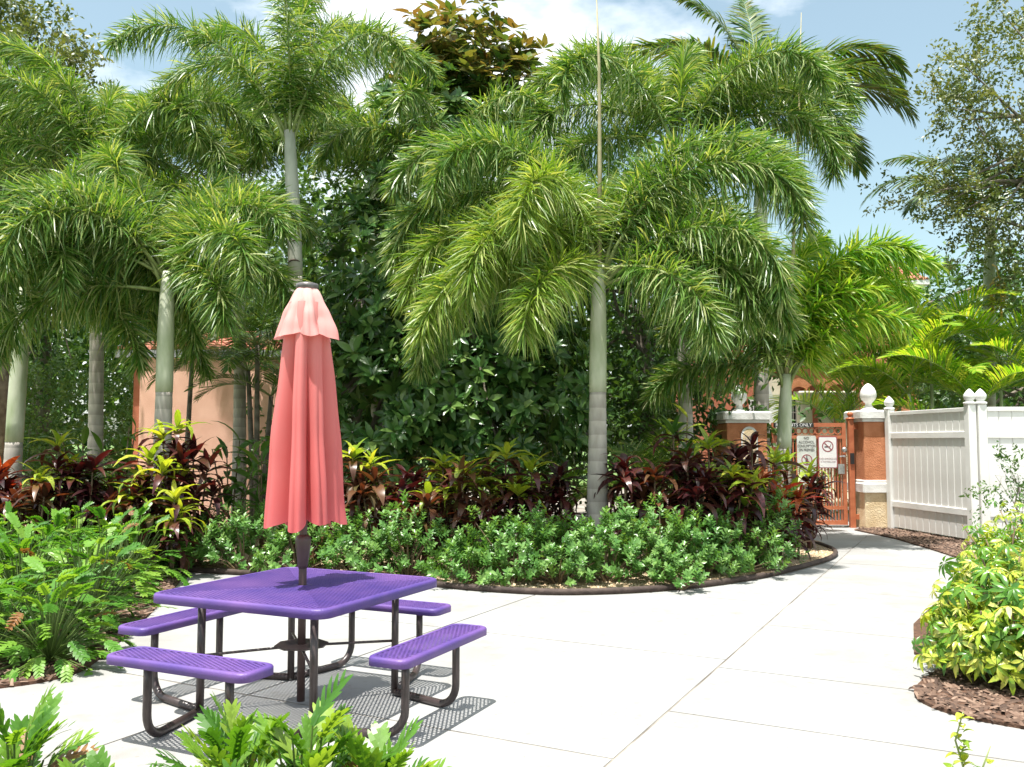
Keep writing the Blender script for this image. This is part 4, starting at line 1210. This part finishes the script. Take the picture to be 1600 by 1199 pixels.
cp_l = [(.25,0,8.15,1.15,.9,1.0),(1.3,-.2,7.6,.7,.6,.7),(-.5,0,7.8,.7,.6,.8)]
pc, dc = ellipsoids(230, cp_l, 8, .3); dc = norm(dc*.5+np.array([0,0,.9]))
merged(mg, 'copper_crown', pc, dc, ros, tf7, M_magcopper, 1.2, 1.7)
limb_set(mg, Vector((.1,0,6)), pts[::60], .16, M_bark)

tv4, tf4 = leaf_template(2,.5,.2,.15)
def small_leaf_tree(name, px, d, trunk_h, lobes_, n, size, mat, label, seed, tr=.18, cat='tree', spread=.9, limbs=18, branchlets=True, trunk_from=0.0, trunk_mat_=None):
    o = empty(name, (gx(px,d),d,0)); tag(o, label, cat)
    tb = MB(); tb.tube([(0,0,trunk_from),(.05,0,trunk_h*.4),(-.05,.03,trunk_h*.75),(lobes_[0][0]*.4,0,trunk_h)],[tr*1.25,tr,tr*.75,tr*.35],10); tb.build('trunk', trunk_mat_ or M_bark, o, True)
    # leaves sit along short twigs so that the crown breaks into clumps
    k = max(1,n//34); tp, td = ellipsoids(k, lobes_, seed, .45)
    rs = np.random.default_rng(seed+1)
    td = norm(td+rs.normal(0,.5,td.shape)+np.array([0,0,.15]))
    m = k*34; idx = np.repeat(np.arange(k),34); t = rs.random(m)
    tl = size*rs.uniform(4,8,k)
    base = tp[idx]+td[idx]*(t*tl[idx])[:,None]+rs.normal(0,size*.55,(m,3))
    dd = norm(td[idx]*.6+rs.normal(0,spread,(m,3)))
    V = place(tv4, base, frames(dd,roll=rs.uniform(-1.2,1.2,m)), size*rs.uniform(.7,1.3,m))
    tint = np.clip(np.repeat(rs.random(k),34)*.6+rs.random(m)*.4,0,1)
    tag(link('crown', np_mesh('crown', V, tf4, mat, tint), o), kind='stuff')
    if limbs: limb_set(o, Vector((0,0,trunk_h)), tp[:limbs], tr*.55, M_bark)
    return o
# live oak at the right edge, leaning into the frame; another at the upper left
small_leaf_tree('oak_tree', 1700, 16.5, 7.5, [(-.9,0,8.4,1.5,1.2,1.5),(-1.4,0,6.0,1.4,1.0,.9),(-.7,0,5.0,1.3,1.0,1.0),(.7,0,7,1.6,1.4,2.3),(-2.9,0,6.3,.7,.5,.28),(-2.3,-.2,8.0,.6,.5,.4)], 30000, .09, M_oak, 'grey-green oak reaching into the sky at the right edge', 41, .2, limbs=40)
small_leaf_tree('oak_tree', -10, 17.5, 8, [(0,0,9.2,1.3,1.2,1.2),(.7,0,7.9,1.1,1,.9),(-.6,0,7,1.6,1.3,1.6)], 26000, .12, M_oak, 'brownish oak crown in the upper left corner', 42, .2, limbs=22)
# dark trees that close the view behind the palms
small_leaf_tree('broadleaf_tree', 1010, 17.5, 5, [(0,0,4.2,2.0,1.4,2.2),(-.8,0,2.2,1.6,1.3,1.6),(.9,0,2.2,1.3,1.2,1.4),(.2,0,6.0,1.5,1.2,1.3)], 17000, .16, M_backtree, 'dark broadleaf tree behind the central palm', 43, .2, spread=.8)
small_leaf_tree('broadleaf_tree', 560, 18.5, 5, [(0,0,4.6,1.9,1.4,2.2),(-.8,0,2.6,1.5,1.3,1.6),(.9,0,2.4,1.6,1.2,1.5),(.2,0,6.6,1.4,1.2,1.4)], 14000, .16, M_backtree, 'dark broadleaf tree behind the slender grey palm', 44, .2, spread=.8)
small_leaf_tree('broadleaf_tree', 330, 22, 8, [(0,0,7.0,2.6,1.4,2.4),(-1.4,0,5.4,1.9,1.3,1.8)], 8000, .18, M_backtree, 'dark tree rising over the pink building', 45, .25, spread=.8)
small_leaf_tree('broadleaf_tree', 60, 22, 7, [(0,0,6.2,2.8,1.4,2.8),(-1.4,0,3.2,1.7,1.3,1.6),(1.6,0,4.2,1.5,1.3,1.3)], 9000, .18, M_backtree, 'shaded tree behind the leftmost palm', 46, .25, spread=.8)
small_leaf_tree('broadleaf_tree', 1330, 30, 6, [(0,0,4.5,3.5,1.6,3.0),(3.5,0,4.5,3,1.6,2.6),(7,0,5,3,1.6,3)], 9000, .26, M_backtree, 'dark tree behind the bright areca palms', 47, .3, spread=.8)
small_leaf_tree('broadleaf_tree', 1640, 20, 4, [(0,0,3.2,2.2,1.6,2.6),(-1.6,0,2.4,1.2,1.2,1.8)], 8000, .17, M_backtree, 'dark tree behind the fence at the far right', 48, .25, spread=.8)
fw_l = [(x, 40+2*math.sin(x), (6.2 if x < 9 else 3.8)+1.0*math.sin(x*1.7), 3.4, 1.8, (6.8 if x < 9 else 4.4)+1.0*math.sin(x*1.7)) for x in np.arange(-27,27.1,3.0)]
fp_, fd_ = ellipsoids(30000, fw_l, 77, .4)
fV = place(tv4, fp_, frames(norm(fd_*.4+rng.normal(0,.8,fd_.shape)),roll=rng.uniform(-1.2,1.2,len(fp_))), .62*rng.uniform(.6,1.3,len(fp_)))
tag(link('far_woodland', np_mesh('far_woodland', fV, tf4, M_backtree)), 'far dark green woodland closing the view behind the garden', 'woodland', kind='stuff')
# sunny shrubs far left, yellowish hedge beyond the gate
small_leaf_tree('sunny_shrub', 130, 19.5, .9, [(0,0,2.0,1.6,.8,1.3),(-1.4,0,1.9,1.3,.8,1.2),(1.0,0,1.8,.8,.7,.9)], 7000, .10, M_backlit, 'sunlit pale shrub between the two left palm trunks', 51, .06, 'shrub', limbs=8)
small_leaf_tree('sunny_shrub', -20, 19.0, .9, [(0,0,2.1,1.6,.8,1.4)], 4500, .10, M_backlit, 'sunlit pale shrub at the far left behind the palm', 52, .06, 'shrub', limbs=8)
small_leaf_tree('clipped_hedge', 1290, 19.6, .5, [(0,0,.55,1.0,.4,.45),(-.9,0,.55,.7,.4,.45)], 2500, .07, M_scheffg, 'low yellowish hedge seen through the gate bars', 53, .04, 'hedge', limbs=6)

# ------------------------------------------------------------------ green clusia-like front shrubs
tvS, tfS = leaf_template(2,.56,.25,.12,shape=1.15)
def front_shrub(px, d, rx, ry, h, n, label, seed, mat=M_shrub, size=.064, name='green_shrub', grp='green shrubs along the bed edge'):
    o = empty(name, (gx(px,d),d,0)); tag(o, label, 'shrub', grp)
    rs = np.random.default_rng(seed)
    k = n//16
    # upright sprigs over an uneven dome
    a = rs.uniform(0,6.28,k); r = np.sqrt(rs.random(k))
    lump = 1+.16*np.sin(3*a+seed)+.12*np.sin(5*a+seed*2)
    x, y = r*np.cos(a)*rx*lump, r*np.sin(a)*ry*lump
    dome = h*np.sqrt(np.clip(1-(r*.97)**2.4,0.02,1))*(1+.16*np.sin(x*9+seed)+.10*rs.normal(0,1,k))
    z = np.clip(dome*(1-rs.random(k)**2.2*.85),.08,None)
    out = norm(np.stack([x/rx*.8,y/ry*.8,np.full(k,.55)+.6*z/h],1)+rs.normal(0,.28,(k,3)))
    sl = .12*rs.uniform(.7,1.5,k)
    idx = np.repeat(np.arange(k),16); t = np.tile(np.linspace(.15,1,16),k)
    ga_ = np.tile(np.arange(16)*2.4,k)+np.repeat(rs.uniform(0,6,k),16)
    F = frames(out)[idx]
    rad = F[:,:,1]*np.cos(ga_)[:,None]+F[:,:,2]*np.sin(ga_)[:,None]
    base = np.stack([x,y,z],1)[idx]+out[idx]*(t*sl[idx])[:,None]
    dd = norm(rad*.95+out[idx]*(.25+.6*t)[:,None]+rs.normal(0,.12,rad.shape))
    up = out[idx]
    V = place(tvS, base, frames(dd,up), size*rs.uniform(.7,1.2,len(idx)))
    tint = np.clip(.25*t+.45*rs.random(k)[idx]+.3*rs.random(len(idx)),0,1)
    tag(link('foliage', np_mesh('foliage', V, tfS, mat, tint), o), kind='stuff')
    mb = MB()
    for i in range(0,k,max(1,k//22)):
        mb.tube([(x[i]*.15,y[i]*.15,0),(x[i]*.5,y[i]*.5,z[i]*.6),(x[i],y[i],z[i])],[.012,.009,.005],5,cap=False)
    mb.build('branches', M_stem, o, True)
    return o
SH = [(300,11.0,.75,.5,.66,2600,'green shrub at the left end of the bed beside the lobed plants'),
 (385,10.75,.65,.5,.78,2600,'rounded green shrub left of the umbrella pole'),
 (470,10.5,.5,.4,.52,1700,'low green shrub directly behind the umbrella pole'),
 (560,10.35,.55,.42,.62,2000,'green shrub just right of the umbrella pole'),
 (640,10.2,.55,.42,.74,2200,'upright green shrub above the right end of the table'),
 (735,9.75,.42,.36,.48,1600,'small green shrub spilling to the edging right of the table'),
 (800,9.8,.55,.45,.80,2600,'full green shrub left of the central palm'),
 (872,9.75,.55,.42,.66,2400,'green shrub below and left of the central trunk'),
 (950,9.9,.6,.48,.86,2800,'tall green shrub in front of the central trunk base'),
 (1030,10.0,.55,.45,.74,2400,'green shrub right of the central trunk'),
 (1095,10.2,.5,.42,.80,2200,'green shrub under the purple ti plants'),
 (1150,10.5,.5,.42,.66,2000,'green shrub left of the last shrub at the bed tip'),
 (1190,10.9,.45,.4,.98,2200,'upright green shrub nearest the tip of the bed'),
 (1060,9.45,.25,.2,.26,600,'tiny green sprig spilling over the front edging')]
for i, (px,d,rx,ry,h_,n,lab) in enumerate(SH): front_shrub(px,d,rx*.92,ry,h_*(.74+.22*((i*37)%5)/4),n,lab,200+i)

# ------------------------------------------------------------------ ti plants (cordyline, croton)
def strap_leaf(mat, w, bend, seed):
    rs = random.Random(seed); nseg = 5; vs, fs = [], []
    x = z = 0; a = 0
    L = 1/nseg
    for i in range(nseg+1):
        t = i/nseg
        ww = w*.5*max(.05,(math.sin(math.pi*min(1,(t*.92+.06))**.8)))
        vs += [(x,-ww,z+.35*ww),(x,0,z),(x,ww,z+.35*ww)]
        a -= bend/nseg*(.5+t); x += L*math.cos(a); z += L*math.sin(a)
    for i in range(nseg):
        b = i*3; fs += [(b,b+3,b+4,b+1),(b+1,b+4,b+5,b+2)]
    mb = MB(); mb.add(vs, fs)
    return mb.mesh('leaf', mat, True)
TI = {k:[strap_leaf(m,w,b,i) for i,(w,b) in enumerate(((.21,.7),(.24,1.1),(.20,1.5),(.26,1.9)))] for k,m in (('dark',M_tidark),('bronze',M_tibronze),('red',M_tired),('lime',M_tilime),('green',M_tigreen))}
for k in TI: TI[k] += [strap_leaf(M_tilime if k=='lime' else {'dark':M_tidark,'bronze':M_tibronze,'red':M_tired,'green':M_tigreen}[k],.2,2.4,9)]
def ti_plant(px, d, ytop, body, head, label, seed, stems=4, spread=.22, lsize=.46):
    r = random.Random(seed)
    H = zy(ytop, d)+.10
    o = empty('ti_plant', (gx(px,d),d,.02)); tag(o, label, 'plant')
    for s in range(stems):
        a = r.uniform(0,6.28); q = spread*r.uniform(.3,1.1) if s else .05
        hh = (H-.12)*(1 if s == 0 else r.uniform(.62,.95))
        top_ = Vector((q*math.cos(a),q*math.sin(a),hh))
        m = MB(); m.tube([(q*.3*math.cos(a),q*.3*math.sin(a),0),top_*.55,top_],[.018,.014,.010],6); m.build('stem', M_stem, o, True)
        n = 13; low = 9
        hd = head if (s == 0 or r.random() < .45) else body
        for i in range(n+low):
            crown = i < n
            f = i/n if crown else (i-n)/low
            z = hh - (.03+.13*f if crown else .18+.72*(hh-.25)*f)
            az = i*2.4+r.uniform(-.3,.3)
            el = (R(72)-R(62)*f if crown else R(r.uniform(-20,25)))+r.uniform(-.15,.15)
            kind = (hd if f < .62 else body) if crown else body
            L = lsize*(r.uniform(.75,1.1) if crown else r.uniform(.6,1.0))
            if crown: L *= .6+.4*min(1,f*2.5)
            t = z/hh; p = Vector((top_.x*t,top_.y*t,z))
            M = Matrix.Translation(p) @ Matrix.Rotation(az,4,'Z') @ Matrix.Rotation(-el,4,'Y') @ Matrix.Rotation(r.uniform(-.4,.4),4,'X') @ Matrix.Diagonal((L,L*r.uniform(.8,1.15),L,1))
            link('leaf', r.choice(TI[kind]), o, M)
    return o
TP = [(8,10.9,735,'dark','red','reddish ti plant at the left edge under the pale trunk'),
 (95,10.9,690,'dark','lime','yellow-topped ti plant right of the leftmost trunk'),
 (62,10.5,742,'bronze','lime','lower lime and bronze ti plant at far left above the lobed leaves'),
 (140,10.7,722,'dark','dark','dark purple ti plant between the two yellow-topped ones at left'),
 (180,11.2,735,'dark','green','dark ti plant with green tips left of the second trunk'),
 (272,10.8,662,'dark','lime','tallest lime-topped ti plant in front of the second palm trunk'),
 (238,10.5,712,'dark','lime','yellow-headed ti plant at the foot of the second trunk'),
 (308,11.0,705,'dark','dark','dark maroon ti plant right of the second trunk'),
 (212,10.3,765,'bronze','lime','low bronze ti plant with lime tips above the lobed leaves'),
 (268,10.2,772,'dark','lime','low ti plant with single lime rosette above the green shrub'),
 (480,10.9,780,'bronze','bronze','low bronze ti plant behind the umbrella pole'),
 (550,10.9,706,'bronze','lime','lime and orange ti plant touching the umbrella at right'),
 (590,10.8,745,'bronze','bronze','wide bronze ti plant right of the umbrella'),
 (640,11.0,742,'dark','dark','dark ti plant left of the lime-topped row'),
 (690,10.9,718,'dark','lime','first lime-topped ti plant of the row left of the central trunk'),
 (735,10.7,728,'bronze','lime','second lime-topped ti plant of the row, with bronze skirt'),
 (785,10.9,706,'dark','lime','third and tallest lime-topped ti plant of the central row'),
 (836,10.9,726,'dark','lime','fourth lime-topped ti plant nearest the central trunk'),
 (672,10.5,780,'bronze','bronze','low bronze ti plant under the lime-topped row'),
 (755,10.4,785,'dark','bronze','low dark ti plant under the middle of the lime row'),
 (880,11.1,738,'dark','dark','dark ti plant touching the left side of the central trunk'),
 (980,10.85,722,'dark','dark','dark ti plant touching the right side of the central trunk'),
 (1018,10.7,735,'bronze','bronze','bronze ti plant a little right of the central trunk'),
 (1052,11.2,668,'dark','green','tall green-topped ti plant left of the plaque pillar'),
 (1078,10.65,712,'dark','dark','dark purple ti plant below the green-topped one'),
 (1112,10.9,690,'dark','lime','lime-topped ti plant in front of the plaque pillar'),
 (1140,10.75,735,'dark','lime','lower lime-headed ti plant amid the purple leaves at right'),
 (1170,11.2,690,'dark','dark','tall dark purple ti plant in front of the plaque'),
 (1188,11.1,742,'dark','red','red-headed ti plant near the right palm trunk'),
 (1206,11.7,712,'dark','lime','lime-topped ti plant behind the right palm trunk'),
 (1242,11.7,772,'dark','red','orange and purple ti plant at the tip of the bed'),
 (1258,12.9,735,'dark','lime','ti plant poking out right of the palm trunk before the gate'),
 (1105,10.8,790,'dark','dark','low dark ti plant among the green shrubs at right')]
for i, (px,d,yt,bd,hd,lab) in enumerate(TP):
    ti_plant(px,d,yt,bd,hd,lab,300+i,stems=5 if yt < 760 else 3,spread=.27 if yt < 760 else .2)

# large-leaved green ginger plants
def ginger(px, d, ytop, label, seed, n=26, mat='green', ls=.5):
    r = random.Random(seed); H = zy(ytop,d)
    o = empty('ginger_plant', (gx(px,d),d,.02)); tag(o, label, 'plant')
    for s in range(5):
        a = r.uniform(0,6.28); q = r.uniform(.1,.4); hh = H*r.uniform(.75,1)
        t = Vector((q*math.cos(a),q*math.sin(a),hh)); m = MB(); m.tube([t*.05,t*.5+Vector((0,0,.1)),t],[.014,.012,.008],6); m.build('stem', M_stem, o, True)
        for i in range(8):
            f = .35+.65*i/7; p = t*f
            M = Matrix.Translation(p) @ Matrix.Rotation(a+(i%2)*math.pi+r.uniform(-.7,.7),4,'Z') @ Matrix.Rotation(-R(r.uniform(15,65)),4,'Y') @ Matrix.Rotation(r.uniform(-.4,.4),4,'X') @ Matrix.Scale(ls*r.uniform(.7,1.1),4)
            link('leaf', r.choice(TI[mat][:3]), o, M)
ginger(362,12.0,690,'broad-leaved green plant left of the umbrella under the pink wall',1)
ginger(410,11.8,690,'shaded broad-leaved green plant touching the umbrella at left',2)
ginger(190,12.6,668,'green leafy plant left of the second trunk in the shade',4)
ginger(1065,12.6,652,'variegated ginger with pale leaves beside the plaque pillar',5,mat='lime',ls=.42)
ginger(130,12.8,672,'green leafy plant below the low arching palm at left',6)

# ------------------------------------------------------------------ lobed-leaf philodendrons
def xanadu_leaf(mat, seed, arch=.5, lobes=7, lw=.135, mid=.105, a0=60, a1=34, lk=1.0):
    """petiole-less blade along +X, unit length, deep rounded lobes on both sides"""
    r = random.Random(seed); mb = MB()
    def spine(t):
        a = -arch*t; return (t*(1-.12*arch*t), -arch*.42*t*t)
    n = lobes
    for s in (-1,1):
        for i in range(n):
            t = .04+.80*i/(n-1); x, z = spine(t)
            ln = .27*math.sin(math.pi*(.22+.66*t))*r.uniform(.85,1.12)+.07
            ln *= lk*(.8 if i == 0 else 1)
            ang = R(a0-a1*t)+r.uniform(-.08,.08)
            d = (math.cos(ang), s*math.sin(ang)); nrm = (-d[1], d[0])
            w = .5*lw
            drp = r.uniform(.08,.30)
            rows = []
            for k, (q, ww) in enumerate(((0,1.0),(.45,.92),(.80,.66),(1.0,.12))):
                px_ = x+d[0]*ln*q; py_ = d[1]*ln*q; pz = z+.10*ln*q-drp*ln*q*q
                rows.append([(px_-nrm[0]*w*ww,py_-nrm[1]*w*ww,pz),(px_+nrm[0]*w*ww,py_+nrm[1]*w*ww,pz)])
            vs = [p for rw in rows for p in rw]
            mb.add(vs, [(0,1,3,2),(2,3,5,4),(4,5,7,6)] if s > 0 else [(1,0,2,3),(3,2,4,5),(5,4,6,7)])
    # midrib blade and terminal lobe
    vs, fs = [], []
    for i in range(7):
        t = i/6; x, z = spine(t); w = mid*(1-.45*t) if i < 6 else .008
        if i == 5: w = .075
        vs += [(x,-w,z+.012),(x,0,z+.002),(x,w,z+.012)]
    for i in range(6):
        b = i*3; fs += [(b,b+3,b+4,b+1),(b+1,b+4,b+5,b+2)]
    mb.add(vs, fs)
    return mb.mesh('leaf', mat, False)
XL = [xanadu_leaf(M_xanadu,i,.3+.25*(i%4),6+i%3,.14,.09,54,32,1.05) for i in range(8)]
XF = [xanadu_leaf(M_xanfront,20+i,.2+.2*(i%4),5+i%2,.125,.075,46,28,1.4) for i in range(8)]
XD = [xanadu_leaf(M_xandry,40,1.2,6)]
def petiole_mesh():
    mb = MB(); mb.tube([(0,0,0),(.35,0,.01),(.7,0,.0),(1,0,-.03)],[.012,.009,.008,.006],5); return mb.mesh('petiole', M_rachis, True)
PET = petiole_mesh()
def xanadu(x, y, H, R_, n, label, seed, protos, ls=.30, e=(20,85), dry=.02, name='philodendron', z0=.02, tip=(20,55)):
    r = random.Random(seed); pets = MB()
    o = empty(name, (x,y,z0)); tag(o, label, 'plant')
    for i in range(n):
        az = i*2.39996+r.uniform(-.25,.25); f = (i+.5)/n
        el = R(e[1]-(e[1]-e[0])*f**.8)+r.uniform(-.12,.12)
        L = ls*r.uniform(.75,1.2)
        reach = max(.12, (H*.95 if f < .6 else H*.8)*r.uniform(.55,1.0)-L*.35)
        pd = Vector((math.cos(az)*math.cos(el)*R_*1.6,math.sin(az)*math.cos(el)*R_*1.6,math.sin(el)*reach))
        pd = pd*(r.uniform(.45,1.0) if f > .35 else r.uniform(.8,1.0))
        # blade leaves the petiole tip, tipped outwards
        tip_el = el-R(r.uniform(*tip))
        rot = Matrix.Rotation(az+r.uniform(-.3,.3),4,'Z') @ Matrix.Rotation(-tip_el,4,'Y') @ Matrix.Rotation(r.uniform(-.5,.5),4,'X')
        me = XD[0] if r.random() < dry else r.choice(protos)
        lo = link('leaf', me, o, Matrix.Translation(pd) @ rot @ Matrix.Scale(L,4))
        pets.tube([(0,0,0),pd*.55+Vector((0,0,.03)),pd],[.006,.005,.004],4,cap=False)
    pets.build('petioles', M_petiole, o, True)
    return o
XP = [(20,1000,'lobed philodendron at the lower left corner beside the patio'),(110,1010,'lobed philodendron at the patio edge left of the near bench'),
 (-70,960,'lobed philodendron cut by the left frame edge'),(60,945,'lobed philodendron in the second row at left'),(160,960,'lobed philodendron just left of the near bench end'),
 (-30,915,'lobed philodendron in the third row by the left frame edge'),(100,905,'lobed philodendron in the middle of the left mass'),(190,915,'lobed philodendron left of the far bench end'),
 (30,880,'lobed philodendron in the fourth row at far left'),(140,875,'lobed philodendron in the fourth row near the table corner'),(225,885,'lobed philodendron left of the tabletop corner'),
 (-40,860,'lobed philodendron in the back row at the left frame edge'),(70,855,'lobed philodendron in the back row below the lime ti plant'),(180,853,'lobed philodendron in the back row below the bronze ti plant'),(245,866,'lobed philodendron at the right end of the back row')]
for i, (px,py,lab) in enumerate(XP):
    g_ = on_ground(px,py+28)
    xanadu(g_.x-.15, g_.y, 1.0 if py < 990 else .8, .36, 150, lab, 500+i, XL, .185, (-6,86))
FP = [(-1.80,3.30,.56,'foreground philodendron in the bottom left corner'),(-1.38,3.05,.46,'foreground philodendron right of the corner one'),(-1.60,2.75,.46,'foreground philodendron at the bottom edge near the corner'),
 (-1.02,3.32,.60,'foreground philodendron in front of the near bench'),(-.74,3.22,.62,'tallest foreground philodendron in front of the umbrella pole'),(-.50,3.26,.52,'foreground philodendron below the right bench'),(-.88,2.85,.48,'foreground philodendron at the bottom edge below the table'),(-.42,2.95,.42,'rightmost foreground philodendron at the bottom edge')]
for i, (x,y,h_,lab) in enumerate(FP): xanadu(x,y,h_*1.04,.19,74,lab,600+i,XF,.175,(30,88),.04,tip=(5,40))

# ------------------------------------------------------------------ variegated scheffleras
tvP, tfP = leaf_template(3,.33,.28,.45,shape=1.0)
def umbrella_leaf(mat, seed, n=8):
    rs = np.random.default_rng(seed)
    a = np.linspace(-2.6,2.6,n)+rs.normal(0,.08,n); e = rs.uniform(-.35,.05,n)
    d = np.stack([np.cos(a)*np.cos(e),np.sin(a)*np.cos(e),np.sin(e)],1)
    V = place(tvP, d*.08, frames(d), rs.uniform(.8,1.1,n))
    tint = np.clip(rs.normal(rs.uniform(.25,.8),.2,n),0,1)
    return np_mesh('leaf', V, tfP, mat, tint, smooth=True)
SL = [umbrella_leaf(M_scheff,700+i,7+i%3) for i in range(9)]
SG = [umbrella_leaf(M_scheffg,720+i,7+i%3) for i in range(3)]
def schefflera(px, py, H, W, n, label, seed, ls=.12, green=.36, protos=SL):
    r = random.Random(seed); b = on_ground(px,py); H *= .92
    o = empty('schefflera_shrub', (b.x,b.y,.02)); tag(o, label, 'shrub')
    tips = []
    for s in range(9):
        a = s*2.4+r.uniform(-.3,.3); q = W*r.uniform(.25,.9); hh = H*r.uniform(.55,.95)
        t = Vector((q*math.cos(a),q*math.sin(a),hh)); tips.append(t)
        m = MB(); m.tube([(t.x*.12,t.y*.12,0),(t.x*.45,t.y*.45,hh*.55),t],[.014,.011,.006],6); m.build('stem', M_stem, o, True)
    for i in range(int(n*1.35)):
        a = r.uniform(0,6.28); rr = math.sqrt(r.random()); 
        dome = H*math.sqrt(max(.06,1-(rr*.95)**2.2))
        z = max(.14, dome*(.90+.16*math.sin(3*a+seed)+.1*r.gauss(0,1))*(1-.75*r.random()**1.5))
        p = Vector((rr*W*math.cos(a),rr*W*math.sin(a),z))
        d = Vector((math.cos(a)*rr*.9,math.sin(a)*rr*.9,.35+.6*z/H))+Vector((r.gauss(0,.5),r.gauss(0,.5),r.gauss(0,.25)))
        M = basis(np.array(d.normalized()), r.uniform(0,6.28))
        link('leaf', r.choice(SG if r.random() < green else protos), o, Matrix.Translation(p) @ M @ Matrix.Scale(ls*r.uniform(.5,1.0),4))
    return o
schefflera(1534,1062,.74,.40,150,'variegated schefflera with bare stems nearest the mulch tip',1,.115)
schefflera(1619,1080,.78,.42,160,'large-leaved cream variegated schefflera cut by the right edge',2,.125)
schefflera(1579,1005,.86,.48,150,'variegated schefflera in the second row at right',3,.115)
schefflera(1640,1000,.9,.48,120,'variegated schefflera behind the cut one at the right edge',4,.115)
schefflera(1574,945,.86,.50,150,'small-leaved variegated schefflera in the third row',5,.10)
schefflera(1615,930,.95,.55,140,'yellow schefflera in the third row at the right edge',6,.10)
schefflera(1599,905,.85,.55,150,'farthest yellow schefflera in front of the white fence',7,.09)
small_leaf_tree('wispy_shrub', 1590, 11.6, 1.0, [(0,0,1.1,.45,.3,.28),(-.3,0,.95,.3,.25,.25),(.3,0,1.0,.35,.3,.3)], 700, .055, M_backtree, 'wispy dark shrub in front of the sunlit fence', 71, .015, 'shrub', limbs=16)
# small plants at the lower right corner
def sprig(x, y, H, n, label, seed, size=.055):
    r = random.Random(seed); o = empty('sprig', (x,y,.02)); tag(o, label, 'plant')
    m = MB(); m.tube([(0,0,0),(.02,0,H*.4),(-.02,.01,H*.75),(.01,0,H)],[.006,.005,.004,.002],6); m.build('stem', M_rachis, o, True)
    for i in range(n):
        f = .25+.75*i/n
        M = Matrix.Translation((.01*math.sin(i),0,H*f)) @ Matrix.Rotation(i*2.4,4,'Z') @ Matrix.Rotation(-R(r.uniform(0,60)),4,'Y') @ Matrix.Scale(size*r.uniform(.7,1.2),4)
        link('leaf', r.choice(TIW), o, M)
TIW = [strap_leaf(M_tilime,.5,b,i) for i,b in enumerate((.6,1.0,1.5))]
sprig(gx(1487,3.6),3.6,.46,34,'twisting yellow-green sprig at the bottom right',1)
sprig(gx(1470,3.5),3.5,.30,22,'short leafy sprig at the foot of the twisting one',4)
sprig(gx(1527,3.5),3.5,.36,4,'thin stem with a few leaves right of the sprig',2,.075)
xanadu(gx(1592,3.5),3.4,.40,.14,14,'small lobed plant in the bottom right corner',650,XF,.15,(20,80),0)
